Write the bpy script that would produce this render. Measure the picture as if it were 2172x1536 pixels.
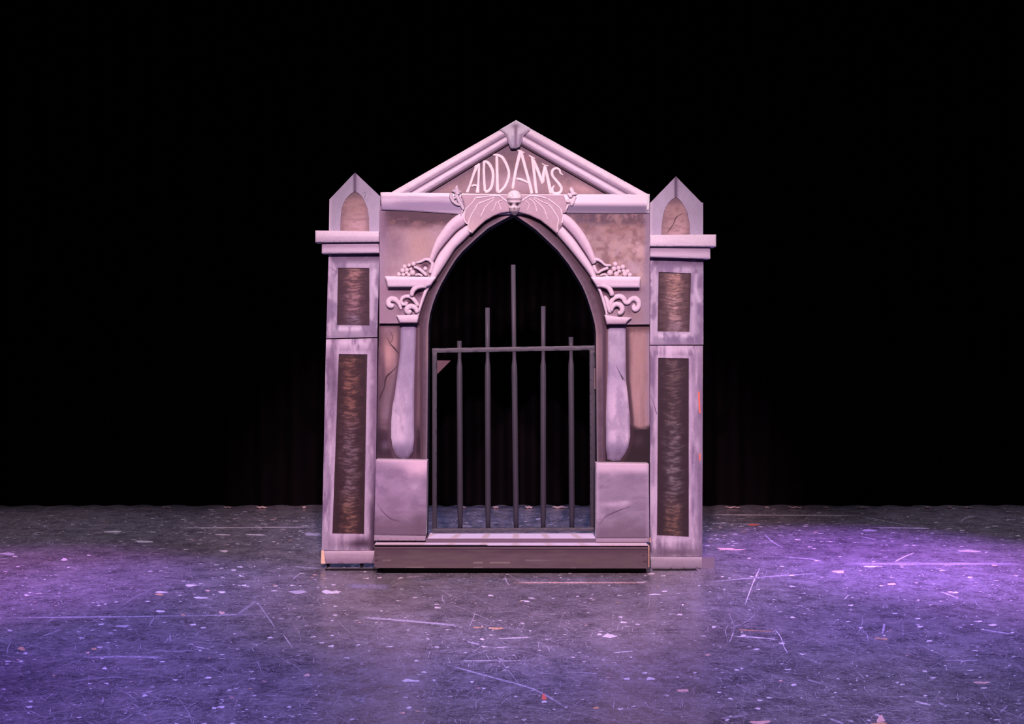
import bpy, math, random
import numpy as np
from mathutils import Vector, Matrix
from mathutils.geometry import delaunay_2d_cdt

for o in list(bpy.data.objects):
    bpy.data.objects.remove(o, do_unlink=True)
SC = bpy.context.scene
COL = SC.collection
rng = np.random.RandomState(7)
random.seed(7)

# ------------------------------------------------------------------ camera
FPX, DIST, HCAM = 2226.0, 7.0, 1.385
cd = bpy.data.cameras.new('camera'); cam = bpy.data.objects.new('camera', cd); COL.objects.link(cam)
cam.location = (0, -DIST, HCAM); cam.rotation_euler = (math.pi / 2, 0, 0)
cd.sensor_width = 36; cd.lens = FPX / 2172 * 36; cd.clip_end = 100
SC.camera = cam

# ------------------------------------------------------------------ world and exposure
w = bpy.data.worlds.new('dark_theatre'); SC.world = w; w.use_nodes = True
w.node_tree.nodes['Background'].inputs[0].default_value = (0.5, 0.35, 0.5, 1)
w.node_tree.nodes['Background'].inputs[1].default_value = 0.012
SC.view_settings.view_transform = 'Standard'; SC.view_settings.look = 'None'
SC.view_settings.exposure = 0; SC.view_settings.gamma = 1
SC.view_settings.use_curve_mapping = False

# ------------------------------------------------------------------ stage lights
def spot(name, loc, target, energy, color, size, blend=1.0, radius=0.1):
    d = bpy.data.lights.new(name, 'SPOT'); o = bpy.data.objects.new(name, d); COL.objects.link(o)
    o.location = loc
    o.rotation_euler = (Vector(target) - Vector(loc)).to_track_quat('-Z', 'Y').to_euler()
    d.energy = energy; d.color = color; d.spot_size = math.radians(size); d.spot_blend = blend
    d.shadow_soft_size = radius
    return o
# front of house pair on the gateway, pink
LIGHTS = [
#LIGHTS_BEGIN
    ('front_light', (-0.8, -9.3, 6.2), (-0.3, -0.3, 1.1), 3450, (1.0, 0.61, 0.79), 26, 0.6),
    ('front_light', (0.8, -9.3, 6.2), (0.3, -0.3, 1.1), 3250, (1.0, 0.61, 0.79), 26, 0.6),
    ('overhead_light', (-3.4, 0.1, 5.8), (-3.4, -0.4, 0), 1451, (0.774, 0.273, 1.0), 32, 1.0),
    ('overhead_light', (-2.3, -0.4, 5.8), (-2.3, -0.9, 0), 1639, (0.435, 0.313, 1.0), 32, 1.0),
    ('overhead_light', (-2.0, -2.4, 5.8), (-2.0, -2.9, 0), 886, (0.365, 0.189, 1.0), 32, 1.0),
    ('overhead_light', (-0.8, -2.1, 5.8), (-0.8, -2.6, 0), 936, (0.494, 0.388, 1.0), 32, 1.0),
    ('overhead_light', (0.8, -2.1, 5.8), (0.8, -2.6, 0), 726, (0.746, 0.467, 1.0), 32, 1.0),
    ('overhead_light', (0.4, -1.0, 5.8), (0.4, -1.5, 0), 540, (0.152, 0.121, 1.0), 32, 1.0),
    ('overhead_light', (2.0, -2.4, 5.8), (2.0, -2.9, 0), 919, (0.429, 0.355, 1.0), 32, 1.0),
    ('overhead_light', (2.3, -0.4, 5.8), (2.3, -0.9, 0), 2320, (0.472, 0.291, 1.0), 32, 1.0),
    ('overhead_light', (3.4, 0.2, 5.8), (3.4, -0.3, 0), 1687, (0.704, 0.301, 1.0), 32, 1.0),
    ('overhead_light', (2.6, 1.0, 5.8), (2.6, 0.5, 0), 2894, (0.492, 0.192, 1.0), 32, 1.0),
    ('overhead_light', (-4.0, 1.8, 5.8), (-4.0, 1.3, 0), 455, (0.985, 0.726, 1.0), 46, 1.0),
    ('overhead_light', (-2.2, 1.9, 5.8), (-2.2, 1.4, 0), 132, (0.6, 0.6, 1.0), 46, 1.0),
    ('overhead_light', (0, 1.9, 5.8), (0, 1.4, 0), 820, (0.424, 0.424, 1.0), 46, 1.0),
    ('overhead_light', (4.2, 1.9, 5.8), (4.2, 1.4, 0), 461, (0.876, 0.696, 1.0), 46, 1.0),
#LIGHTS_END
]
for nm, loc, tg, e, c, sz, bl in LIGHTS:
    spot(nm, loc, tg, e, c, sz, bl, 0.12)
LIT = np.array([1.25, 0.78, 1.02])       # pink front light on a white wall: paint colour = seen colour / this

# ------------------------------------------------------------------ helpers
def P(px, py, y=0.0):
    d = DIST + y
    return np.array([(px - 1086) / FPX * d, y, HCAM - (py - 768) / FPX * d])
def PV(X, Y, yy):
    d = DIST + yy
    return np.stack([(X - 1086) / FPX * d, yy + 0 * X, HCAM - (Y - 768) / FPX * d], 1)
def GZ(px, py, z=0.0):
    d = (HCAM - z) * FPX / (py - 768)
    return np.array([(px - 1086) / FPX * d, d - DIST, z])
def lin(c):
    c = np.asarray(c, float) / 255.0
    return np.where(c <= 0.04045, c / 12.92, ((c + 0.055) / 1.055) ** 2.4)
def albedo(c):
    a = lin(c) / LIT
    lum = (a @ np.array([.35, .45, .2])) if a.ndim > 1 else float(np.dot(a, [.35, .45, .2]))
    f = np.clip(lum / .62, .02, 1.0) ** 0.24
    return np.clip(a * (f[:, None] if a.ndim > 1 else f), 0.004, 0.86)

def vnoise(x, y, seed=0):
    xi = np.floor(x).astype(np.int64); yi = np.floor(y).astype(np.int64)
    xf = x - xi; yf = y - yi
    xf = xf * xf * (3 - 2 * xf); yf = yf * yf * (3 - 2 * yf)
    def h(a, b):
        n = (a * 374761393 + b * 668265263 + seed * 974634777) & 0xffffffff
        n = ((n ^ (n >> 13)) * 1274126177) & 0xffffffff
        return ((n ^ (n >> 16)) & 0xffff) / 65535.0
    return (h(xi, yi) * (1 - xf) + h(xi + 1, yi) * xf) * (1 - yf) + (h(xi, yi + 1) * (1 - xf) + h(xi + 1, yi + 1) * xf) * yf
def fbm(x, y, seed=0, o=4):
    s = 0; a = 1; t = 0
    for i in range(o):
        s = s + a * vnoise(x * 2 ** i, y * 2 ** i, seed + i * 17); t += a; a *= 0.55
    return s / t
def segdist(X, Y, pts, closed=False):
    pts = list(pts)
    if closed: pts = pts + [pts[0]]
    D = np.full(X.shape, 1e9)
    for (ax, ay), (bx, by) in zip(pts[:-1], pts[1:]):
        dx, dy = bx - ax, by - ay
        t = np.clip(((X - ax) * dx + (Y - ay) * dy) / (dx * dx + dy * dy + 1e-9), 0, 1)
        D = np.minimum(D, np.hypot(X - ax - t * dx, Y - ay - t * dy))
    return D
def inside(X, Y, pts):
    r = np.zeros(X.shape, bool)
    n = len(pts)
    for i in range(n):
        ax, ay = pts[i]; bx, by = pts[(i + 1) % n]
        if ay == by: continue
        c = ((ay > Y) != (by > Y)) & (X < (bx - ax) * (Y - ay) / (by - ay) + ax)
        r ^= c
    return r
def sstep(a, b, v):
    t = np.clip((v - a) / (b - a + 1e-9), 0, 1); return t * t * (3 - 2 * t)

class Brush:
    """paints seen colours (0..255) on points of a board"""
    def __init__(s, X, Y): s.X, s.Y = X, Y; s.C = np.zeros((len(X), 3))
    def mix(s, col, m):
        m = np.clip(m, 0, 1)[:, None]; s.C = s.C * (1 - m) + np.asarray(col, float) * m; return s
    def base(s, c): s.C[:] = c; return s
    def blob(s, x, y, rx, ry, col, a=1, ang=0, wob=0.25, seed=1, p=2):
        c, n = math.cos(ang), math.sin(ang); dx, dy = s.X - x, s.Y - y
        u, v = (dx * c + dy * n) / rx, (-dx * n + dy * c) / ry
        r = np.hypot(u, v) + wob * (fbm(s.X / 9, s.Y / 9, seed) - 0.5) * 2
        return s.mix(col, a * np.exp(-np.clip(r, 0, 9) ** p))
    def line(s, pts, wd, col, a=1, soft=0.5, wob=0, seed=1):
        d = segdist(s.X + wob * (fbm(s.X / 8, s.Y / 8, seed) - .5) * 2, s.Y + wob * (fbm(s.X / 8, s.Y / 8, seed + 5) - .5) * 2, pts)
        return s.mix(col, a * (1 - sstep(wd * (1 - soft) / 2, wd * (1 + soft) / 2 + .01, d)))
    def vgrad(s, y0, y1, col, a=1, wob=0, seed=3):
        t = sstep(y0, y1, s.Y + wob * (fbm(s.X / 20, s.Y / 6, seed) - .5) * 2); return s.mix(col, a * t)
    def hgrad(s, x0, x1, col, a=1, wob=0, seed=3):
        xx = s.X + wob * (fbm(s.X / 10, s.Y / 20, seed) - .5) * 2
        t = sstep(x0, x1, xx) if x1 > x0 else 1 - sstep(x1, x0, xx)
        return s.mix(col, a * t)
    def grain(s, sx, sy, amp, seed=2):
        n = (fbm(s.X / sx, s.Y / sy, seed) - 0.5) * 2 * amp; s.C = np.clip(s.C * (1 + n)[:, None], 0, 255); return s
    def patches(s, sx, sy, col, a, thr=0.5, seed=2, wdt=0.30):
        n = fbm(s.X / sx + .6 * fbm(s.X / 7, s.Y / 7, seed + 40), s.Y / sy, seed, 3); thr = thr - .08; return s.mix(col, a * sstep(thr, thr + wdt, n))

# ------------------------------------------------------------------ materials
def nmat(name):
    m = bpy.data.materials.new(name); m.use_nodes = True
    return m, m.node_tree, m.node_tree.nodes['Principled BSDF']
def painted(name, rough=0.62, bump=0.12, scale=110, grain=0.07):
    m, nt, b = nmat(name); N = nt.nodes.new; L = nt.links.new
    a = N('ShaderNodeAttribute'); a.attribute_name = 'paint'
    tc = N('ShaderNodeTexCoord')
    mp = N('ShaderNodeMapping'); mp.inputs['Scale'].default_value = (1, 1, 0.7)
    nz = N('ShaderNodeTexNoise'); nz.inputs['Scale'].default_value = scale; nz.inputs['Detail'].default_value = 6
    mr = N('ShaderNodeMapRange'); mr.inputs['From Min'].default_value = .25; mr.inputs['From Max'].default_value = .75
    mr.inputs['To Min'].default_value = 1 - grain; mr.inputs['To Max'].default_value = 1 + grain
    mx = N('ShaderNodeVectorMath'); mx.operation = 'SCALE'
    L(tc.outputs['Object'], mp.inputs[0]); L(mp.outputs[0], nz.inputs['Vector']); L(nz.outputs[0], mr.inputs[0])
    L(a.outputs['Color'], mx.inputs[0]); L(mr.outputs[0], mx.inputs['Scale']); L(mx.outputs[0], b.inputs['Base Color'])
    bp = N('ShaderNodeBump'); bp.inputs['Strength'].default_value = bump; bp.inputs['Distance'].default_value = 0.002
    L(nz.outputs[0], bp.inputs['Height']); L(bp.outputs[0], b.inputs['Normal'])
    b.inputs['Roughness'].default_value = rough
    b.inputs['Specular IOR Level'].default_value = 0.25
    return m
def plain(name, col, rough=0.6, scale=60, var=0.2, metal=0.0, spec=0.3):
    m, nt, b = nmat(name); N = nt.nodes.new; L = nt.links.new
    tc = N('ShaderNodeTexCoord'); nz = N('ShaderNodeTexNoise'); nz.inputs['Scale'].default_value = scale; nz.inputs['Detail'].default_value = 5
    cr = N('ShaderNodeValToRGB')
    cr.color_ramp.elements[0].position = .3; cr.color_ramp.elements[1].position = .7
    cr.color_ramp.elements[0].color = [c * (1 - var) for c in col] + [1]
    cr.color_ramp.elements[1].color = [min(1, c * (1 + var)) for c in col] + [1]
    L(tc.outputs['Object'], nz.inputs['Vector']); L(nz.outputs[0], cr.inputs[0]); L(cr.outputs[0], b.inputs['Base Color'])
    b.inputs['Roughness'].default_value = rough; b.inputs['Metallic'].default_value = metal
    b.inputs['Specular IOR Level'].default_value = spec
    return m
M_PAINT = painted('scenic_paint')
M_FOAM = painted('painted_foam', 0.6, 0.35, 60, 0.06)
M_BARS = painted('painted_pipe', 0.5, 0.2, 120, 0.12)
M_BLACK = plain('black_paint', (0.004, 0.003, 0.004), 0.8)
M_TIMBER = plain('raw_timber', tuple(albedo((225, 150, 140))), 0.7, 40, 0.15)
M_TAPE = plain('orange_tape', tuple(albedo((255, 110, 100))), 0.6, 200, 0.1)

# ------------------------------------------------------------------ object builders
def empty(name, loc, label, cat):
    o = bpy.data.objects.new(name, None); COL.objects.link(o); o.location = loc
    o.empty_display_size = 0.2
    o['label'] = label; o['category'] = cat
    ORI[o.name] = np.array(loc, float); return o
ORI = {}
def mk(name, V, F, mat, parent=None, C=None, smooth=False):
    V = np.asarray(V, float)
    org = ORI[parent.name] if parent is not None else np.zeros(3)
    me = bpy.data.meshes.new(name)
    me.from_pydata((V - org).tolist(), [], F)
    if C is not None:
        C = np.asarray(C, float)
        if C.ndim == 1: C = np.tile(C, (len(V), 1))
        if C.shape[1] == 3: C = np.hstack([C, np.ones((len(C), 1))])
        at = me.color_attributes.new('paint', 'FLOAT_COLOR', 'POINT')
        at.data.foreach_set('color', C.astype(np.float32).ravel())
    me.materials.append(mat)
    if smooth: me.polygons.foreach_set('use_smooth', [True] * len(me.polygons))
    me.update(); me.validate()
    o = bpy.data.objects.new(name, me); COL.objects.link(o)
    if parent is not None:
        o.parent = parent
    ORI[o.name] = org
    return o
def densify(pts, step):
    out = []
    n = len(pts)
    for i in range(n):
        a = np.array(pts[i], float); b = np.array(pts[(i + 1) % n], float)
        k = max(1, int(round(np.hypot(*(b - a)) / step)))
        for j in range(k): out.append(tuple(a + (b - a) * j / k))
    return out
def area2(p):
    return sum(p[i][0] * p[(i + 1) % len(p)][1] - p[(i + 1) % len(p)][0] * p[i][1] for i in range(len(p)))

def relief(name, outline, y0, depth, mat, parent, hf=None, cf=None, step=2.5, rnd=0, edge=None, edgedark=1.0, holes=()):
    """a board or carved piece: outline given on the front plane, front at y0, back at y0+depth"""
    outline = [tuple(map(float, p)) for p in outline]
    if area2(outline) < 0: outline = outline[::-1]
    rings = [densify(outline, step)]
    for h in holes:
        h = [tuple(map(float, p)) for p in h]
        if area2(h) > 0: h = h[::-1]
        rings.append(densify(h, step))
    allpts = []; edges = []
    for r in rings:
        b = len(allpts); allpts += r
        edges += [(b + i, b + (i + 1) % len(r)) for i in range(len(r))]
    ar = np.array(rings[0])
    gx, gy = np.meshgrid(np.arange(ar[:, 0].min() + step / 2, ar[:, 0].max(), step), np.arange(ar[:, 1].min() + step / 2, ar[:, 1].max(), step))
    gx = gx.ravel(); gy = gy.ravel()
    def isin(x, y):
        k = inside(x, y, rings[0])
        for r in rings[1:]: k &= ~inside(x, y, r)
        return k
    k = isin(gx, gy); gx = gx[k]; gy = gy[k]
    if len(gx):
        d = segdist(gx, gy, outline, True)
        for h in holes: d = np.minimum(d, segdist(gx, gy, h, True))
        k = d > step * 0.45; gx = gx[k]; gy = gy[k]
    pts = allpts + list(zip(gx.tolist(), gy.tolist()))
    vo, eo, fo, ov, oe, of = delaunay_2d_cdt([Vector(p) for p in pts], edges, [], 0, 1e-5)
    A = np.array([(v.x, v.y) for v in vo]); T = np.array([f for f in fo])
    cx = A[T].mean(1); T = T[isin(cx[:, 0], cx[:, 1])]
    # orient: visible from -y
    a, b_, c = A[T[:, 0]], A[T[:, 1]], A[T[:, 2]]
    s = (b_[:, 0] - a[:, 0]) * (c[:, 1] - a[:, 1]) - (b_[:, 1] - a[:, 1]) * (c[:, 0] - a[:, 0])
    T[s > 0] = T[s > 0][:, ::-1]
    X, Y = A[:, 0], A[:, 1]
    h = np.zeros(len(X)) if hf is None else hf(X, Y).astype(float)
    if rnd:
        d = segdist(X, Y, outline, True)
        q = np.clip(1 - d / rnd, 0, 1); h = h - (1 - np.sqrt(1 - q * q + 1e-9)) * rnd / 318.0
    h = np.maximum(h, -depth * 0.9)
    V = PV(X, Y, y0 - h)
    if cf is None: C = np.tile(albedo((200, 165, 195)), (len(X), 1))
    elif isinstance(cf, tuple): C = np.tile(albedo(cf), (len(X), 1))
    else:
        br = Brush(X, Y); cf(br); C = albedo(br.C)
    F = T.tolist()
    # sides: map every ring point to its front vertex
    idx = {}
    for i, (x, y) in enumerate(zip(np.round(X, 3), np.round(Y, 3))): idx[(x, y)] = i
    Vs, Cs = [V], [C]; n = len(V)
    for r in rings:
        ids = [idx.get((round(x, 3), round(y, 3))) for x, y in r]
        if None in ids: ids = [int(np.argmin((X - x) ** 2 + (Y - y) ** 2)) for x, y in r]
        fr = V[ids]; m = len(ids)
        yb = y0 + depth
        bk = fr.copy(); bk[:, 1] = yb     # extruded straight back (real thickness)
        ce = C[ids] * edgedark if edge is None else np.tile(albedo(edge), (m, 1))
        Vs += [fr, bk]; Cs += [ce, ce]
        for i in range(m):
            j = (i + 1) % m
            F.append([n + i, n + j, n + m + j, n + m + i])
        if r is rings[0] and not holes:
            F.append([n + m + i for i in range(m)])
        n += 2 * m
    o = mk(name, np.vstack(Vs), F, mat, parent, np.vstack(Cs), False)
    if hf is not None or rnd:
        sm = [True] * len(T) + [False] * (len(F) - len(T))
        o.data.polygons.foreach_set('use_smooth', sm[:len(o.data.polygons)])
    return o

def spline(pts, n=6):
    """Catmull-Rom through rows of pts"""
    p = np.array(pts, float)
    if len(p) < 3: 
        return np.array([p[0] + (p[-1] - p[0]) * t for t in np.linspace(0, 1, n + 1)])
    q = np.vstack([2 * p[0] - p[1], p, 2 * p[-1] - p[-2]]); out = []
    for i in range(1, len(q) - 2):
        for t in np.linspace(0, 1, n, endpoint=False):
            a, b, c, d = q[i - 1], q[i], q[i + 1], q[i + 2]
            out.append(0.5 * (2 * b + (c - a) * t + (2 * a - 5 * b + 4 * c - d) * t * t + (3 * b - a - 3 * c + d) * t ** 3))
    out.append(p[-1]); return np.array(out)

def carve(path, y0, depth, n=5, k=9, taper=False, flat=0.0, capw=0.25):
    """rounded carved rib: path rows (px,py,width px); returns verts, faces. half-ellipse section rising depth from y0"""
    p = spline(path, n)
    m = len(p)
    tan = np.gradient(p[:, :2], axis=0); tan /= np.linalg.norm(tan, axis=1)[:, None] + 1e-9
    nor = np.stack([-tan[:, 1], tan[:, 0]], 1)
    V, F = [], []
    for i in range(m):
        w2 = p[i, 2] / 2
        e = 1.0
        dd = depth * min(1, max(.35, p[i, 2] / max(p[:, 2])))
        if i == 0 or i == m - 1: w2 *= capw; dd *= 0.5
        for j in range(k):
            a = math.pi * j / (k - 1)
            off = -math.cos(a) * w2
            hgt = math.sin(a) ** (0.55) * dd
            x, y = p[i, :2] + nor[i] * off
            V.append(P(x, y, y0 - hgt))
    for i in range(m - 1):
        for j in range(k - 1):
            a, b, c, d = i * k + j, i * k + j + 1, (i + 1) * k + j + 1, (i + 1) * k + j
            F.append([a, d, c, b])
    V = np.array(V); 
    F.append([j for j in range(k)]); F.append([(m - 1) * k + j for j in range(k)][::-1])
    # flat back
    F.append([i * k for i in range(m)] + [i * k + k - 1 for i in range(m)][::-1])
    return V, F
def merge(parts):
    V, F, n = [], [], 0
    for v, f in parts:
        V.append(np.asarray(v)); F += [[i + n for i in q] for q in f]; n += len(v)
    return np.vstack(V), F
def dome(px, py, r, y0, dep=None, seg=12, rings=5):
    dep = dep or r / 318.0
    V = []; F = []
    for i in range(rings):
        a = math.pi / 2 * i / rings
        for j in range(seg):
            t = 2 * math.pi * j / seg
            V.append(P(px + r * math.cos(a) * math.cos(t), py + r * math.cos(a) * math.sin(t), y0 - dep * math.sin(a)))
    V.append(P(px, py, y0 - dep))
    for i in range(rings - 1):
        for j in range(seg):
            F.append([i * seg + j, (i + 1) * seg + j, (i + 1) * seg + (j + 1) % seg, i * seg + (j + 1) % seg])
    for j in range(seg): F.append([(rings - 1) * seg + j, len(V) - 1, (rings - 1) * seg + (j + 1) % seg])
    F.append([j for j in range(seg)])
    return V, F
def loft(E1, E2, y0, depth, k=11, n=5, cf=None, name='', parent=None, mat=None):
    """rounded moulding between two edge lines"""
    def res(E, m):
        E = spline(E, n); s = np.r_[0, np.cumsum(np.hypot(*np.diff(E, axis=0).T))]
        t = np.linspace(0, s[-1], m); return np.stack([np.interp(t, s, E[:, 0]), np.interp(t, s, E[:, 1])], 1)
    m = 60; A, B = res(E1, m), res(E2, m)
    V, F, XY = [], [], []
    for i in range(m):
        for j in range(k):
            t = j / (k - 1); a = math.pi * t
            u = (1 - math.cos(a)) / 2
            x, y = A[i] * (1 - u) + B[i] * u
            wd = np.hypot(*(A[i] - B[i])) / 318.0
            V.append(P(x, y, y0 - min(depth, wd * 0.7) * math.sin(a))); XY.append((x, y, u))
    for i in range(m - 1):
        for j in range(k - 1):
            a, b, c, d = i * k + j, i * k + j + 1, (i + 1) * k + j + 1, (i + 1) * k + j
            F.append([a, b, c, d])
    F.append([j for j in range(k)][::-1]); F.append([(m - 1) * k + j for j in range(k)])
    F.append([i * k for i in range(m)] + [i * k + k - 1 for i in range(m)][::-1])
    XY = np.array(XY); br = Brush(XY[:, 0], XY[:, 1]); cf(br, XY[:, 2])
    o = mk(name, V, F, mat, parent, albedo(br.C), True)
    fix(o); return o
def fix(o):
    import bmesh
    bm = bmesh.new(); bm.from_mesh(o.data); bmesh.ops.recalc_face_normals(bm, faces=bm.faces); bm.to_mesh(o.data); bm.free()
def box(x0, x1, y0, y1, z0, z1):
    V = [(x, y, z) for x in (x0, x1) for y in (y0, y1) for z in (z0, z1)]
    F = [[0, 1, 3, 2], [4, 6, 7, 5], [0, 4, 5, 1], [2, 3, 7, 6], [0, 2, 6, 4], [1, 5, 7, 3]]
    return np.array(V, float), F
def ribs(name, paths, y0, depth, col, parent, mat=None, n=5, k=9, capw=.25, domes=()):
    prt = [carve(p, y0, depth, n, k, capw=capw) for p in paths] + [dome(*d) for d in domes]
    V, F = merge(prt)
    X = (V[:, 0]) / (DIST + V[:, 1]) * FPX + 1086; Y = 768 - (V[:, 2] - HCAM) / (DIST + V[:, 1]) * FPX
    br = Brush(X, Y).base(col).grain(5, 5, .06, 3)
    o = mk(name, V, F, mat or M_FOAM, parent, albedo(br.C), True); fix(o); return o

# ================================================================== SETTING
def floor_mat():
    m, nt, b = nmat('scuffed_stage_floor'); N = nt.nodes.new; L = nt.links.new
    tc = N('ShaderNodeTexCoord')
    def noise(scale, detail=6, rot=0, st=(1, 1, 1), rough=.6, dist=0):
        mp = N('ShaderNodeMapping'); mp.inputs['Rotation'].default_value = (0, 0, rot); 
        mp.vector_type = 'TEXTURE' if False else 'POINT'
        mp.inputs['Scale'].default_value = st
        nz = N('ShaderNodeTexNoise'); nz.inputs['Scale'].default_value = scale; nz.inputs['Detail'].default_value = detail
        nz.inputs['Roughness'].default_value = rough; nz.inputs['Distortion'].default_value = dist
        L(tc.outputs['Object'], mp.inputs[0]); L(mp.outputs[0], nz.inputs['Vector']); return nz.outputs[0]
    def ramp(src, a, c_, lo=0.0, hi=1.0):
        r = N('ShaderNodeMapRange'); r.inputs['From Min'].default_value = a; r.inputs['From Max'].default_value = c_
        r.inputs['To Min'].default_value = lo; r.inputs['To Max'].default_value = hi; r.clamp = True
        L(src, r.inputs[0]); return r.outputs[0]
    def math2(op, a, c_):
        q = N('ShaderNodeMath'); q.operation = op
        for i, v in enumerate((a, c_)):
            if isinstance(v, (int, float)): q.inputs[i].default_value = v
            else: L(v, q.inputs[i])
        return q.outputs[0]
    tot = ramp(noise(6.0, 14, rough=.82), .38, .68, 0.0, .38)                         # cloudy wear
    tot = math2('ADD', tot, ramp(noise(34, 9, rough=.9), .50, .66, 0, .42)); tot = math2('ADD', tot, ramp(noise(150, 3, rough=.7), .55, .70, 0, .5))           # small smudges
    for i, (rot, sc, lo, amp) in enumerate([(0.3, 1, .60, .65), (1.25, 1, .61, .6), (2.2, 1.2, .61, .6), (2.9, .9, .60, .65), (0.85, 1.4, .62, .5), (1.8, 1.5, .63, .5)]):
        n1 = ramp(noise(9 * sc, 3, rot, (1, 22, 1), dist=.6), lo, lo + .10, 0, amp)
        msk = ramp(noise(2.4, 4, rot + 1, (1 + i * .13, 1, 1)), .48, .64)
        tot = math2('ADD', tot, math2('MULTIPLY', n1, msk))
    flk = ramp(noise(120, 3), .68, .76, 0, 1)                                          # worn-through flecks
    tot = math2('ADD', tot, flk)
    mx = N('ShaderNodeMix'); mx.data_type = 'RGBA'; mx.clamp_factor = True
    mx.inputs[6].default_value = (0.06, 0.058, 0.068, 1); mx.inputs[7].default_value = (0.62, 0.6, 0.66, 1)
    L(tot, mx.inputs[0]); L(mx.outputs[2], b.inputs['Base Color'])
    L(ramp(tot, 0, .8, .22, .5), b.inputs['Roughness'])
    bp = N('ShaderNodeBump'); bp.inputs['Strength'].default_value = .25; bp.inputs['Distance'].default_value = .0015
    L(noise(28, 8), bp.inputs['Height']); L(bp.outputs[0], b.inputs['Normal'])
    b.inputs['Specular IOR Level'].default_value = 0.5
    return m
V, F = box(-10, 10, -8.5, 5, -0.12, 0)
floor = mk('floor', V, F, floor_mat()); floor['kind'] = 'structure'

def mark_mat():
    m, nt, b = nmat('paint_marks'); N = nt.nodes.new; L = nt.links.new
    a = N('ShaderNodeAttribute'); a.attribute_name = 'paint'
    L(a.outputs['Color'], b.inputs['Base Color']); b.inputs['Roughness'].default_value = .6
    tr = N('ShaderNodeBsdfTransparent'); mx = N('ShaderNodeMixShader')
    tc = N('ShaderNodeTexCoord'); nz = N('ShaderNodeTexNoise'); nz.inputs['Scale'].default_value = 70; nz.inputs['Detail'].default_value = 6
    mr = N('ShaderNodeMapRange'); mr.inputs['From Min'].default_value = .35; mr.inputs['From Max'].default_value = .65
    mr.inputs['To Min'].default_value = .25; mr.inputs['To Max'].default_value = 1.2
    ml = N('ShaderNodeMath'); ml.operation = 'MULTIPLY'; ml.use_clamp = True
    L(tc.outputs['Object'], nz.inputs['Vector']); L(nz.outputs[0], mr.inputs[0]); L(mr.outputs[0], ml.inputs[0]); L(a.outputs['Alpha'], ml.inputs[1])
    L(ml.outputs[0], mx.inputs[0]); L(tr.outputs[0], mx.inputs[1]); L(b.outputs[0], mx.inputs[2])
    L(mx.outputs[0], nt.nodes['Material Output'].inputs['Surface'])
    return m
M_MARK = mark_mat()
def floor_ribbon(name, pts, wpx, col, alpha, z=0.0006, ends=0.15):
    """worn streak on the floor: soft on both sides"""
    p = spline([(x, y) for x, y in pts], 8); m = len(p)
    tan = np.gradient(p, axis=0); tan /= np.linalg.norm(tan, axis=1)[:, None] + 1e-9
    nor = np.stack([-tan[:, 1], tan[:, 0]], 1); V = []; C = []; F = []
    for i in range(m):
        f = i / (m - 1); e = min(1, f / ends, (1 - f) / ends) if ends else 1
        wv = wpx * (.75 + .5 * rng.rand())
        for j, (o, al) in enumerate(((-1, 0), (-.35, 1), (.35, 1), (1, 0))):
            q = p[i] + nor[i] * o * wv / 2; V.append(GZ(q[0], q[1], z)); C.append([*col, al * alpha * e * (.6 + .6 * rng.rand())])
    for i in range(m - 1):
        for j in range(3): F.append([i * 4 + j, i * 4 + j + 1, (i + 1) * 4 + j + 1, (i + 1) * 4 + j])
    return mk(name, V, F, M_MARK, floor, np.array(C))
WHT = (0.85, 0.82, 0.88); LIL = (0.52, 0.50, 0.60); ORG = (0.72, 0.45, 0.25); PNK = (0.9, 0.6, 0.52); RED = (0.9, 0.2, 0.12)
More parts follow.
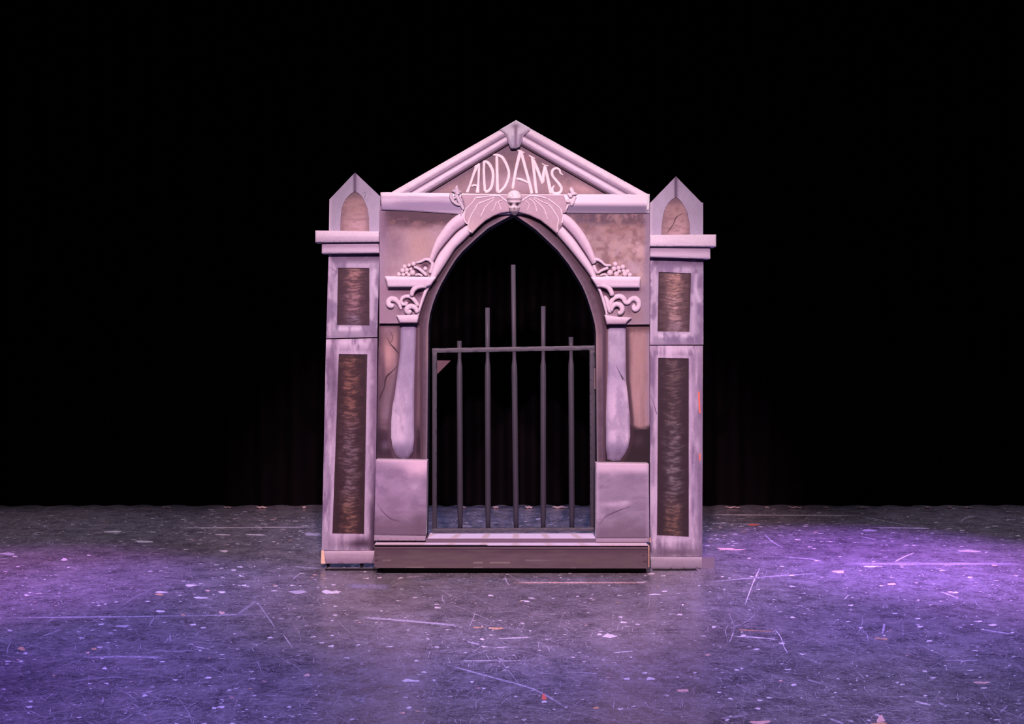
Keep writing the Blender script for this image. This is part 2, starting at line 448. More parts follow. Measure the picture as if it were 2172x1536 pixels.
streaks = [
    ([(760, 1309), (860, 1317), (985, 1328)], 5, LIL, .9), ([(945, 1410), (1040, 1436), (1130, 1462), (1205, 1502)], 5, LIL, .6),
    ([(0, 1311), (200, 1309), (420, 1306), (560, 1302)], 4, LIL, .5), ([(975, 1402), (1120, 1402)], 2.5, WHT, .5),
    ([(1085, 1236), (1210, 1236), (1380, 1236)], 4, PNK, .55), ([(1070, 1220), (1075, 1235), (1082, 1242)], 3, LIL, .6),
    ([(545, 1276), (570, 1312), (585, 1335)], 3, LIL, .6), ([(545, 1274), (520, 1292), (500, 1308)], 8, LIL, .35), ([(600, 1345), (622, 1376)], 3, WHT, .5),
    ([(1612, 1205), (1596, 1240), (1580, 1284)], 3.5, WHT, .55), ([(1500, 1235), (1620, 1224), (1740, 1216)], 3, LIL, .55),
    ([(1555, 1350), (1600, 1352), (1652, 1357)], 3, WHT, .6), ([(1557, 1335), (1552, 1352), (1546, 1364)], 2.5, WHT, .45),
    ([(1642, 1334), (1655, 1350), (1663, 1372), (1672, 1388)], 3, WHT, .55), ([(1565, 1336), (1590, 1337), (1640, 1340)], 3.5, ORG, .5),
    ([(1876, 1322), (1872, 1345)], 6, LIL, .8), ([(1854, 1354), (1885, 1356)], 5, ORG, .6),
    ([(1995, 1255), (2035, 1270)], 3.5, LIL, .7), ([(2080, 1335), (2150, 1346)], 3, LIL, .7), ([(2000, 1401), (2080, 1401)], 3, LIL, .5),
    ([(1898, 1192), (1912, 1184), (1940, 1172)], 3, WHT, .6), ([(1660, 1181), (1720, 1186), (1745, 1191)], 3, LIL, .5),
    ([(1790, 1196), (1950, 1196), (2172, 1196)], 7, LIL, .45), ([(1620, 1133), (1640, 1150), (1660, 1162)], 3, LIL, .6),
    ([(1495, 1092), (1650, 1093), (1825, 1094)], 3, WHT, .5), ([(1825, 1095), (1880, 1106), (1945, 1118)], 2.5, LIL, .5), ([(1850, 1119), (1975, 1121)], 2.5, WHT, .6),
    ([(1825, 1138), (1858, 1145)], 2.5, LIL, .7), ([(2035, 1110), (2048, 1099), (2070, 1095)], 4, LIL, .5),
    ([(320, 1378), (370, 1382), (450, 1375)], 3, LIL, .4), ([(180, 1395), (260, 1393), (360, 1396)], 6, LIL, .5), ([(90, 1350), (130, 1335)], 3, LIL, .5),
    ([(315, 1330), (330, 1305)], 4, LIL, .5), ([(360, 1345), (362, 1362)], 5, LIL, .5), ([(410, 1371), (448, 1378)], 2.5, WHT, .6), ([(545, 1402), (555, 1425)], 3, LIL, .5),
    ([(280, 1440), (230, 1437), (150, 1445)], 3, LIL, .4), ([(300, 1472), (325, 1465)], 6, LIL, .55), ([(620, 1202), (680, 1206)], 3, LIL, .5), ([(620, 1230), (640, 1214)], 3, LIL, .5),
    ([(380, 1120), (520, 1119), (680, 1118)], 2.5, WHT, .5), ([(455, 1134), (490, 1135)], 3, WHT, .7), ([(520, 1134), (563, 1135)], 3, WHT, .75), ([(645, 1133), (682, 1134)], 8, LIL, .8),
    ([(1055, 1355), (1125, 1352)], 3, WHT, .5), ([(990, 1361), (1020, 1368)], 4, LIL, .7), ([(1045, 1375), (1080, 1372)], 2.5, WHT, .5),
    ([(940, 1260), (938, 1270), (946, 1282)], 3, LIL, .55), ([(760, 1488), (778, 1474)], 6, LIL, .4), ([(748, 1480), (775, 1490)], 8, LIL, .4),
    ([(1120, 1268), (1135, 1270)], 5, WHT, .5), ([(1225, 1426), (1270, 1430)], 3, LIL, .5), ([(1300, 1385), (1345, 1381)], 3, WHT, .5),
    ([(1940, 1488), (1975, 1496)], 5, WHT, .5), ([(2120, 1512), (2138, 1496)], 5, LIL, .5), ([(1760, 1525), (1790, 1535)], 5, LIL, .7), ([(1520, 1525), (1590, 1516)], 6, LIL, .4),
    ([(1990, 1490), (2010, 1500)], 6, LIL, .5), ([(1800, 1262), (1790, 1272)], 3, WHT, .6), ([(1500, 1110), (1620, 1112)], 3, LIL, .5), ([(1710, 1441), (1745, 1451)], 4, LIL, .5),
    ([(1820, 1332), (1838, 1345), (1842, 1362)], 3, LIL, .45), ([(1700, 1392), (1750, 1412)], 2.5, LIL, .5), ([(1560, 1450), (1590, 1465)], 4, LIL, .4),
    ([(860, 1225), (900, 1222)], 5, LIL, .4), ([(730, 1243), (830, 1245)], 14, (0.35, .34, .5), .5),
]
for pts, wd, c, al in streaks:
    floor_ribbon('scuff_mark', pts, wd, c, al * 2.2)
def floor_spot(name, x, y, rx, ry, col, alpha=1.0, z=0.0009):
    k = 14; V = [GZ(x, y, z + .0004)]; C = [[*col, alpha]]
    ph = rng.rand() * 6
    for r_, al in ((.75, alpha), (1, alpha * .6)):
        for j in range(k):
            t = 2 * math.pi * j / k; r = r_ * (1 + .14 * math.sin(2 * t + ph) + .14 * math.sin(3 * t + 2 * ph) + rng.uniform(-.22, .22))
            V.append(GZ(x + rx * r * math.cos(t), y + ry * r * math.sin(t), z if r_ < 1 else 0.0002)); C.append([*col, al])
    F = [[0, 1 + j, 1 + (j + 1) % k] for j in range(k)]
    F += [[1 + j, 1 + k + j, 1 + k + (j + 1) % k, 1 + (j + 1) % k] for j in range(k)]
    return V, F, C
spots = [(1292, 1349, 13, 4.5, WHT), (1272, 1346, 5, 2, WHT), (870, 1444, 17, 3, WHT), (1330, 1440, 6, 2.5, WHT), (1379, 1440, 9, 3, WHT), (1322, 1320, 6, 2, WHT),
    (1053, 1333, 15, 2.2, ORG), (1015, 1331, 12, 1.3, ORG), (1154, 1479, 5, 7, RED), (1448, 1465, 12, 3, PNK), (2084, 1448, 17, 2.5, PNK), (304, 1149, 18, 2.2, WHT),
    (240, 1128, 16, 2, WHT), (136, 1187, 7, 2.5, WHT), (188, 1178, 4, 1.5, WHT), (16, 1175, 18, 2.5, LIL), (475, 1169, 10, 2, WHT), (405, 1242, 14, 2.2, WHT),
    (425, 1268, 13, 2.5, WHT), (338, 1261, 9, 1.8, ORG), (342, 1256, 14, 2, WHT), (470, 1256, 9, 2, WHT), (340, 1297, 9, 2.5, WHT), (388, 1304, 5, 1.8, ORG),
    (471, 1300, 7, 2.5, PNK), (260, 1328, 14, 3, LIL), (45, 1376, 8, 3.5, ORG), (695, 1256, 12, 4, WHT), (632, 1256, 20, 3, LIL), (518, 1242, 5, 2, WHT), (470, 1500, 7, 2.5, WHT),
    (441, 1438, 8, 2, WHT), (652, 1432, 6, 3, PNK), (1597, 1113, 11, 2, RED), (1540, 1164, 20, 1.8, PNK), (1560, 1166, 20, 1.2, PNK), (1845, 1202, 12, 2, WHT), (1780, 1213, 14, 2.5, PNK),
    (2110, 1199, 6, 1.5, PNK), (1892, 1239, 9, 2.5, PNK), (1681, 1310, 5, 1.8, WHT), (1805, 1284, 5, 2, WHT), (1680, 1244, 6, 2, LIL), (2106, 1326, 8, 2.5, WHT), (2076, 1318, 8, 1.5, WHT),
    (1980, 1438, 6, 1.8, WHT), (1514, 1330, 5, 2, WHT), (1448, 1283, 3, 1.5, WHT), (1388, 1261, 13, 1.5, WHT), (1382, 1217, 7, 1.5, WHT), (2148, 1342, 5, 1.5, WHT),
    (2057, 1169, 22, 2.5, LIL), (1843, 1125, 14, 2.5, LIL), (1868, 1526, 9, 8, PNK), (1866, 1535, 16, 3, ORG), (1612, 1532, 20, 4, PNK), (710, 1256, 12, 3, WHT), (850, 1226, 5, 1.5, WHT), (1023, 1356, 5, 2, WHT)]
for x, y, rx, ry, c in spots:
    v, f, cc = floor_spot('', x, y, rx, ry, c); cc = np.array(cc); cc[:, 3] *= 2.2; mk('paint_spot', v, f, M_MARK, floor, cc)
# countless tiny flecks and hair scratches, joined
V, F, C = [], [], []; n = 0
for i in range(6500):
    y = 1078 + 458 * rng.rand() ** 1.35 if i > 900 else rng.uniform(1088, 1160); x = rng.uniform(-60, 2230)
    if y < 1096 and rng.rand() < .6: continue
    s = rng.rand() ** (7 if i > 900 else 2.5); rx = 1.0 + 5.5 * s; ry = max(.45, rx * (y - 768) / 2226 * rng.uniform(.5, 1.4)) * (1 if y > 1200 else .7)
    c = WHT if rng.rand() < .93 else (PNK if rng.rand() < .6 else ORG)
    v, f, cc = floor_spot('', x, y, rx, ry, c, rng.uniform(.5, 2.4)); V += list(v); F += [[q + n for q in g] for g in f]; C += cc; n = len(V)
o = mk('paint_flecks', V, F, M_MARK, floor, np.array(C)); o['kind'] = 'stuff'
LIL2 = (.6, .58, .66)
V, F, C = [], [], []; n = 0
for i in range(5200):
    y = 1085 + 450 * rng.rand() ** .9; x = rng.uniform(-60, 2230); a = rng.uniform(0, math.pi)
    g0 = GZ(x, y); ln = rng.uniform(.02, .13) * (1 + (rng.rand() < .07) * 3); bend = rng.normal(0, .15); wd = rng.uniform(.0006, .0017)
    al = rng.uniform(.4, 1.6); m = 7
    for k in range(m):
        t = k / (m - 1) - .5; aa = a + bend * t; px_, py_ = g0[0] + math.cos(aa) * ln * t, g0[1] + math.sin(aa) * ln * t
        if py_ < -6.2: py_ = -6.2
        nx, ny = -math.sin(aa), math.cos(aa); e = al * (0 if k in (0, m - 1) else rng.uniform(.4, 1.2))
        for sg in (-1, 1): V.append((px_ + nx * wd * sg, py_ + ny * wd * sg, .0004)); C.append([*LIL2, e])
    for k in range(m - 1): F.append([n + 2 * k, n + 2 * k + 1, n + 2 * k + 3, n + 2 * k + 2])
    n = len(V)
o = mk('hair_scratches', V, F, M_MARK, floor, np.array(C)); o['kind'] = 'stuff'

# curtain -------------------------------------------------------------
def curtain_mat():
    m, nt, b = nmat('black_velour'); b.inputs['Base Color'].default_value = (0.012, 0.010, 0.013, 1)
    N = nt.nodes.new; L = nt.links.new
    tc = N('ShaderNodeTexCoord'); nz = N('ShaderNodeTexNoise'); nz.inputs['Scale'].default_value = 3; nz.inputs['Detail'].default_value = 5
    cr = N('ShaderNodeValToRGB'); cr.color_ramp.elements[0].color = (.003, .0026, .003, 1); cr.color_ramp.elements[1].color = (.007, .005, .006, 1)
    L(tc.outputs['Object'], nz.inputs['Vector']); L(nz.outputs[0], cr.inputs[0]); L(cr.outputs[0], b.inputs['Base Color'])
    b.inputs['Roughness'].default_value = 1; b.inputs['Specular IOR Level'].default_value = 0.0
    return m
cx = np.arange(-9.5, 9.5, .025); YC = 3.12
ph = np.cumsum(.9 + .9 * vnoise(cx * 1.3, cx * 0, 5)) * .025 * 17
amp = .05 + .05 * vnoise(cx * .8, cx * 0, 9)
zz = np.linspace(0.004, 6.6, 12)
V = []; F = []; nc = len(cx)
for i, z in enumerate(zz):
    k = .55 + .45 * min(1, z / 1.5)
    yy = YC + amp * k * np.sin(ph + .25 * math.sin(z * .8)) + .02 * np.sin(cx * 3 + z * .6)
    V += [(x, y, z) for x, y in zip(cx, yy)]
for i in range(len(zz) - 1):
    for j in range(nc - 1): F.append([i * nc + j, i * nc + j + 1, (i + 1) * nc + j + 1, (i + 1) * nc + j])
n0 = len(V)
back = [(x, y + .02, z) for x, y, z in V]; F += [[a + n0 for a in f[::-1]] for f in F]; V += back
curt = mk('stage_curtain', V, F, curtain_mat(), None, None, True)
curt['label'] = 'black pleated velour stage curtain hanging across the back of the stage'; curt['category'] = 'curtain'
# pale lumps added in place of lit floor seen under the hem
M_HEM_GAP = plain('pale_hem_gap', (0.6, 0.45, 0.42), .9, 50, .3)
for (x, wd, b) in [(365, 22, .5), (492, 20, .5), (563, 24, 1), (652, 8, 1), (985, 9, 1), (1052, 14, 1), (1121, 17, 1.1), (1187, 36, 1.2), (1547, 34, .6), (1618, 9, .5), (1677, 30, .45), (1741, 12, .5), (1817, 26, .45), (1954, 14, .6), (2000, 9, .5), (2036, 22, .35)]:
    cxw = GZ(x, 1074)[0]; yy = YC - .2; L2 = wd / FPX * (DIST + yy) / 2
    V, F = [], []; k = 10; m = 9
    for i in range(m):
        t = -1 + 2 * i / (m - 1); r = math.sqrt(max(0.02, 1 - t * t))
        for j in range(k):
            a = math.pi * 2 * j / k; V.append((cxw + t * L2, yy + .02 * r * math.cos(a), .012 + .010 * b * r * math.sin(a) + .004 * math.sin(i * 1.7)))
    for i in range(m - 1):
        for j in range(k): F.append([i * k + j, i * k + (j + 1) % k, (i + 1) * k + (j + 1) % k, (i + 1) * k + j])
    F += [list(range(k))[::-1], [(m - 1) * k + j for j in range(k)]]
    o = mk('lit_hem_gap', V, F, M_HEM_GAP, curt, None, True); fix(o)

# ================================================================== GATEWAY
gw = empty('crypt_gateway', (0, 0, 0.19), 'pale stone-painted gothic gateway flat with pointed arch, gable lettering and iron gate', 'gateway')
LAV = (196, 160, 192); LT = (238, 190, 222); HOT = (246, 192, 220); DK = (120, 80, 112); BR = (150, 104, 116)

OPEN_L = [(1090, 454), (1063, 468), (1036, 483.5), (1012, 504), (998, 517), (981, 533), (967, 550), (953, 572), (944, 588), (934, 606), (925, 626), (918, 645), (912, 667), (909, 690), (908.5, 705), (906, 975), (904, 1141)]
OPEN_R = [(1099.5, 461), (1119, 474), (1137.8, 488), (1156, 505), (1183, 531), (1206, 560), (1222, 585), (1235, 607), (1244, 628), (1251, 649), (1257, 669), (1262, 689), (1264, 705), (1266, 975), (1266, 1141)]
IN_L = [(1081, 447), (1062, 451), (1046, 457), (1029, 467), (1015, 479.5), (996, 498.5), (981.5, 513), (966, 528), (955, 545), (945, 561), (935, 576), (926, 589), (915, 604.6), (905, 624), (897, 645), (890.7, 663), (885.5, 684)]
IN_R = [(1102, 449), (1123.8, 455), (1146, 465.5), (1164, 479.5), (1180, 497), (1194, 513), (1211, 533), (1227, 553), (1241.7, 572), (1253.4, 589), (1262.5, 606), (1271.7, 624), (1278, 645), (1283.4, 663), (1287, 688)]

# backing panels below the spandrels -----------------------------------
def back_l(b):
    b.base((130, 86, 102)).grain(6, 40, .16, 4)
    b.blob(823, 752, 20, 40, (208, 140, 150), .95).blob(838, 720, 12, 16, (190, 128, 140), .7).blob(824, 700, 14, 10, (165, 115, 140), .7)
    b.blob(835, 815, 8, 45, (165, 120, 145), .6, ang=.1).blob(820, 870, 14, 50, (152, 110, 135), .8)
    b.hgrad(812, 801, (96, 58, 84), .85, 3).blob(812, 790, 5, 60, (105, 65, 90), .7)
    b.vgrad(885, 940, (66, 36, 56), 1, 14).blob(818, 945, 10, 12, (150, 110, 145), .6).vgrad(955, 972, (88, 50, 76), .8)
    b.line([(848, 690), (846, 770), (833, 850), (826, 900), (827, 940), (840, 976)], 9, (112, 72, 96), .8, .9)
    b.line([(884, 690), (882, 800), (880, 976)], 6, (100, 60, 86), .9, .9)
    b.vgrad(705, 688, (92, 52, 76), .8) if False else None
    b.mix((92, 52, 76), .85 * (1 - sstep(687, 697, b.Y)))  # shade below the proud spandrel edge, painted as a dark band
def back_r(b):
    b.base((176, 122, 132)).grain(5, 50, .10, 8)
    b.blob(1352, 760, 14, 60, (192, 134, 140), .8).blob(1350, 850, 12, 40, (196, 136, 146), .7)
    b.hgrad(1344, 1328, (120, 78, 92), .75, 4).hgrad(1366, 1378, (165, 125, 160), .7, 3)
    b.mix((110, 66, 76), .85 * (1 - sstep(690, 712, b.Y + 12 * (fbm(b.X / 9, b.Y / 9, 3) - .5))))  # painted shade under the spandrel edge, ragged along its bottom
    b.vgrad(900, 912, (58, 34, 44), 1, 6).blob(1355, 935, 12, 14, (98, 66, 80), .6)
    b.line([(1329, 700), (1331, 805), (1336, 850), (1340, 890), (1340, 930), (1333, 956), (1318, 980)], 8, (84, 48, 66), .85, .9)
relief('backing_panel', [(804, 676), (892, 676), (890, 1144), (795, 1144)], 0, .03, M_PAINT, gw, cf=back_l, step=2)
relief('backing_panel', [(1284, 676), (1377.5, 676), (1378, 1144), (1284, 1144)], 0, .03, M_PAINT, gw, cf=back_r, step=2)

# arch liner: the flat inner band and its deep reveal -------------------
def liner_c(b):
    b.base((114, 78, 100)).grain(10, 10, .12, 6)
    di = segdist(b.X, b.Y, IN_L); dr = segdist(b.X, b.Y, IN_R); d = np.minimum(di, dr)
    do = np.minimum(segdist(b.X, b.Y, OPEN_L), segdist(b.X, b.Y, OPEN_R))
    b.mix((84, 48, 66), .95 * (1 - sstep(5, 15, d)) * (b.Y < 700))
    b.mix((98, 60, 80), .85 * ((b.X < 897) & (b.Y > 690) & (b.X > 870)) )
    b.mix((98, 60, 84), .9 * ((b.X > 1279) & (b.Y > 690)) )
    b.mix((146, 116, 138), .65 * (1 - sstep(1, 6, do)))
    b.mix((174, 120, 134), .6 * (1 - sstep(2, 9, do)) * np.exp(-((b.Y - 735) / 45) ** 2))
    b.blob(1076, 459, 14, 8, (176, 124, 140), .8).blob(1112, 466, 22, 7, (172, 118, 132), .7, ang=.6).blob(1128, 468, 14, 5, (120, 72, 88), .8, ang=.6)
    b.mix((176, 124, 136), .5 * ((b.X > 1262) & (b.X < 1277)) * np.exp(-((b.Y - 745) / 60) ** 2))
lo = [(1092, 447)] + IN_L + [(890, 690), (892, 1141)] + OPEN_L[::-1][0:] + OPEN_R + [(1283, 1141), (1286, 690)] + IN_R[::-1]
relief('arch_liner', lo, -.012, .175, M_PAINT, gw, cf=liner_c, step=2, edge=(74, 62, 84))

# spandrels --------------------------------------------------------------
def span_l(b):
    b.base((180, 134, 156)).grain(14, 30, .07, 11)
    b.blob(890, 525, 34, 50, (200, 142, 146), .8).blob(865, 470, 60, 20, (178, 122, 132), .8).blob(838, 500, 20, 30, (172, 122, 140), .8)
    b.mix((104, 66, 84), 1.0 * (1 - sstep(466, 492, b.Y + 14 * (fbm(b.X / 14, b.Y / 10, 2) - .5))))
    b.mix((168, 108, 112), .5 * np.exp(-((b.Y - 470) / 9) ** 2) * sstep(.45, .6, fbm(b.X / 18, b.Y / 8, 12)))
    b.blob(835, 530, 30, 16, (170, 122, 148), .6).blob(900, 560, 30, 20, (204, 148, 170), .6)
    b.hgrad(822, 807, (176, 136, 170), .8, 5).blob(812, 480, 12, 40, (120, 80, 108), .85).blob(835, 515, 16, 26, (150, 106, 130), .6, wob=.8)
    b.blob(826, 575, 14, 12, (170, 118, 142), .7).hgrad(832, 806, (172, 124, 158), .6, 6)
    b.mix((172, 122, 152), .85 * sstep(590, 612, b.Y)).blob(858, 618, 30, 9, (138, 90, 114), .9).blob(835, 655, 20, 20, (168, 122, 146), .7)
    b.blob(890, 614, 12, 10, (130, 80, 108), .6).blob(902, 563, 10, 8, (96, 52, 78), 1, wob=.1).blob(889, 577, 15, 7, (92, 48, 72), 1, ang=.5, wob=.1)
    b.blob(888, 621, 10, 10, (84, 42, 66), 1, wob=.1).blob(872, 643, 12, 13, (92, 48, 74), 1).blob(853, 650, 5, 10, (110, 66, 92), .8).blob(846, 655, 5, 12, (138, 92, 122), .6)  # dark blobs paint shade into the leaf and scroll hollows
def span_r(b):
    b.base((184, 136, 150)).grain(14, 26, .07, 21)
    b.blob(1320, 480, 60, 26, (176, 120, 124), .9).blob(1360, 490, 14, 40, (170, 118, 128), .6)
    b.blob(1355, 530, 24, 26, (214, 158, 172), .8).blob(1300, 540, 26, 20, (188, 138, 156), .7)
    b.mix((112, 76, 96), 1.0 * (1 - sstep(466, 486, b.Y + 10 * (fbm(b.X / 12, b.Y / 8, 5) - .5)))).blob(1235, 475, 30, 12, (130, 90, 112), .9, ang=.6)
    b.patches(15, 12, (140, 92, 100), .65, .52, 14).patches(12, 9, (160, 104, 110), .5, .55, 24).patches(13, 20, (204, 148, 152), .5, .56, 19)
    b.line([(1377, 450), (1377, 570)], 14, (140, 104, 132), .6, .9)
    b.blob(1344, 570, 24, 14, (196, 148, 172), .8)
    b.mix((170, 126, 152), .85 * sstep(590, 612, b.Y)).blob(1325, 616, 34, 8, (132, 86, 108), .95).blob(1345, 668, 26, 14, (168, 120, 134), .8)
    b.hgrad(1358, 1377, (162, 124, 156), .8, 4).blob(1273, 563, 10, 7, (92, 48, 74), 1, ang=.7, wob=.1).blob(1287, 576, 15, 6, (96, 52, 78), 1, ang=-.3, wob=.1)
    b.blob(1284, 618, 13, 8, (88, 46, 70), 1, ang=.8, wob=.1).blob(1306, 640, 14, 12, (106, 60, 86), .95).blob(1335, 655, 8, 12, (130, 86, 112), .8)  # shade of the carved hollows painted in, as on the left
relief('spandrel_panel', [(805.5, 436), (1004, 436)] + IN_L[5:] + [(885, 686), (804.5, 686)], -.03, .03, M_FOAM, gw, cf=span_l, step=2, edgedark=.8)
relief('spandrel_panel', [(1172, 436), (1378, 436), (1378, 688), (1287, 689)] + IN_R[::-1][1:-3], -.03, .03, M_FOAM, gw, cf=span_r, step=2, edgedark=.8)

# arch mouldings: two rounded ribs a side -----------------------------------
OL = [(1004, 436), (976, 452), (960.5, 462), (947, 475), (936, 489.6), (925, 506), (917, 525), (910.5, 545), (908, 554)]
GL = [(1012, 462), (982.6, 481.9), (968, 493), (955, 507), (941.7, 522.8), (930.6, 537), (921.8, 553.8), (918, 562)]
GL2 = [(1012, 462), (982.6, 481.9), (968, 493), (955, 507), (941.7, 522.8), (930.6, 537), (921.8, 553.8), (917, 568), (912, 586), (903, 606), (894, 630), (888, 650), (884, 668)]
IL2 = [(1020, 477), (996, 498.5), (981.5, 513), (966, 528), (955, 545), (945, 561), (935, 576), (926, 589), (915, 604.6), (905, 624), (897, 645), (891, 663), (889, 672)]
ORr = [(1172, 438), (1200, 454), (1213, 463), (1227.6, 478.6), (1239.8, 495), (1249.7, 511.8), (1257.5, 529.5), (1264, 547), (1266, 556)]
GR = [(1166, 462), (1192, 478.6), (1205.5, 491.8), (1218.7, 507), (1229.8, 522.8), (1242, 540.6), (1255, 562)]
GR2 = GR[:-1] + [(1253, 558), (1262, 576), (1268, 592), (1273, 608), (1280, 628), (1287, 650), (1289, 668)]
IR2 = [(1160, 476), (1180, 497), (1194, 513), (1211, 533), (1227, 553), (1241.7, 572), (1253.4, 589), (1262.5, 606), (1271.7, 624), (1278, 645), (1283, 663), (1285, 672)]
def mould(outer):  # bright crest and dark groove: light and shade painted onto the rib
    def f(b, u):
        b.base((228, 178, 206)).grain(10, 10, .05, 7)
        if outer:
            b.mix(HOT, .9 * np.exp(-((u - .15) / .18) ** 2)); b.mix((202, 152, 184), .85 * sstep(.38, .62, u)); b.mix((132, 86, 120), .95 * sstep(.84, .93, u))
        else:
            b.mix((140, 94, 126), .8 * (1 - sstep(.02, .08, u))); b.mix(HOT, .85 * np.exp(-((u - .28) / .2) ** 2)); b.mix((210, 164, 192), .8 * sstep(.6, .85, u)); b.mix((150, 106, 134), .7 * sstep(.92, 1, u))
    return f
loft(OL, GL, -.03, .032, cf=mould(True), name='arch_moulding', parent=gw, mat=M_FOAM)
loft(GL2, IL2, -.03, .032, cf=mould(False), name='arch_moulding', parent=gw, mat=M_FOAM)
loft(ORr, GR, -.03, .032, cf=mould(True), name='arch_moulding', parent=gw, mat=M_FOAM)
loft(GR2, IR2, -.03, .032, cf=mould(False), name='arch_moulding', parent=gw, mat=M_FOAM)

# pediment -----------------------------------------------------------------
def tymp(b):
    b.base((140, 98, 112)).grain(16, 12, .10, 31).patches(14, 9, (124, 84, 104), .6, .52, 35)
    b.blob(960, 400, 50, 16, (186, 134, 150), .7).blob(1095, 390, 80, 24, (192, 142, 166), .9).blob(1240, 400, 60, 18, (206, 146, 160), .9)
    b.blob(1120, 335, 14, 18, (186, 120, 134), .6).blob(1060, 345, 12, 14, (182, 130, 146), .5).blob(1088, 318, 30, 14, (138, 98, 120), .8)
    b.line([(912, 411), (1076, 312)], 9, (128, 90, 118), .6, .9).line([(1284, 412), (1104, 310)], 12, (140, 96, 118), .6, .9)
relief('pediment_panel', [(860, 414), (1095, 275), (1330, 414)], -.02, .045, M_PAINT, gw, cf=tymp, step=2)
def rake(out, inn):
    (ax, ay), (bx, by) = out; (cx_, cy), (dx, dy) = inn
    def dl(X, Y, a, b_, c, d): return np.abs((c - a) * (Y - b_) - (d - b_) * (X - a)) / math.hypot(c - a, d - b_)
    def t(X, Y):
        o = dl(X, Y, ax, ay, bx, by); i = dl(X, Y, cx_, cy, dx, dy); return o / (o + i + 1e-6)
    def hf(X, Y):
        q = t(X, Y)
        h = .008 * np.sin(np.pi * np.clip(q / .47, 0, 1)) ** .7 * (q < .47) + .008 * np.sin(np.pi * np.clip((q - .54) / .3, 0, 1)) ** .7
        return h
    def cf(b):
        q = t(b.X, b.Y)
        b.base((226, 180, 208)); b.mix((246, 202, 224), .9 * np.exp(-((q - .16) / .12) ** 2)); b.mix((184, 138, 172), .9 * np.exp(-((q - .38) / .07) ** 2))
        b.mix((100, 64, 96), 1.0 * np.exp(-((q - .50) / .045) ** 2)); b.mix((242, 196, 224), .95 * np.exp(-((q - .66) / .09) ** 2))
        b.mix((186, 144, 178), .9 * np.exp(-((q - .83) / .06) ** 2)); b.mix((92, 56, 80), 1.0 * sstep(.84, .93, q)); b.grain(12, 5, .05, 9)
        b.mix((214, 200, 214), .6 * (1 - sstep(0, .03, q)))
    return hf, cf
ol, il = ((822.8, 411), (1094.9, 255.7)), ((905.6, 411), (1074, 308.5))
h_, c_ = rake(ol, il)
relief('raking_cornice', [(822.8, 412), (1094.9, 255.7), (1094.9, 296), (1074, 308.5), (904, 412)], -.035, .06, M_PAINT, gw, hf=h_, cf=c_, step=2)
ol, il = ((1376, 412), (1094.9, 255.7)), ((1288, 412), (1104, 307))
h_, c_ = rake(ol, il)
relief('raking_cornice', [(1376, 413), (1094.9, 255.7), (1094.9, 301), (1104, 307), (1290, 413)], -.035, .06, M_PAINT, gw, hf=h_, cf=c_, step=2)
def key_c(b):
    b.base((214, 180, 204)); b.mix((176, 148, 180), .8 * sstep(288, 304, b.Y))
    b.line([(1094, 268), (1094, 316)], 6, (150, 110, 142), .95, .8).blob(1094, 268, 8, 5, (152, 116, 140), .9)
    b.line([(1087, 290), (1088, 312)], 5, (182, 154, 184), .8, .8).line([(1098, 285), (1099, 306)], 4, (190, 160, 190), .8, .8)
    b.line([(1060, 277), (1074, 287), (1080, 312)], 7, (152, 112, 142), .8, .9).line([(1122, 279), (1106, 288), (1103, 308)], 8, (156, 118, 150), .8, .9)
    b.vgrad(303, 315, (138, 108, 138), .7)
    b.line([(1060, 274), (1094, 255.5), (1124, 273)], 3, (226, 208, 222), .6, .6)
relief('apex_block', [(1094.7, 254.7), (1059.8, 275), (1071, 283), (1076.5, 299.5), (1083, 314), (1095, 314.5), (1103, 310), (1108, 298), (1110, 288.5), (1124, 277), (1124, 271.5)], -.05, .05, M_FOAM, gw,
       hf=lambda X, Y: .006 * (np.exp(-((X - 1087) / 4.0) ** 2) + np.exp(-((X - 1100) / 4.0) ** 2)) * sstep(268, 290, Y), cf=key_c, step=1.5)

def lint(b):
    b.base((204, 162, 194)).grain(40, 3, .05, 3)
    L_ = (b.X < 1090)
    yy = b.Y - (408 + (b.X - 807) * 4 / 571)
    b.mix((250, 208, 230), .95 * (1 - sstep(6, 9, yy + 3 * (fbm(b.X / 20, b.Y / 4, 4) - .5))) * L_)
    b.mix((164, 126, 166), .95 * sstep(15, 24, yy + 6 * (fbm(b.X / 30, b.Y / 4, 4) - .5)) * L_)
    b.mix((252, 206, 230), .9 * (1 - sstep(16, 24, yy)) * (~L_)); b.mix((138, 108, 142), 1.0 * sstep(22, 28, yy) * (~L_))
    b.blob(820, 425, 26, 10, (232, 184, 216), .7).mix((206, 166, 194), .5 * sstep(36, 40, yy))
    b.hgrad(1366, 1378, (240, 200, 224), .6)
relief('lintel_board', [(807, 408), (820, 407.5), (1090, 412.5), (1378, 411.5), (1378, 452.5), (1300, 453), (1195, 452), (985, 455.5), (900, 449.5), (860, 447), (808.5, 445.5)], -.045, .06, M_PAINT, gw, cf=lint, step=2, rnd=2.5)
ribs('end_cap', [[(1373, 411, 5), (1375, 430, 5), (1374, 447, 5)]], -.045, .01, (244, 208, 228), gw)

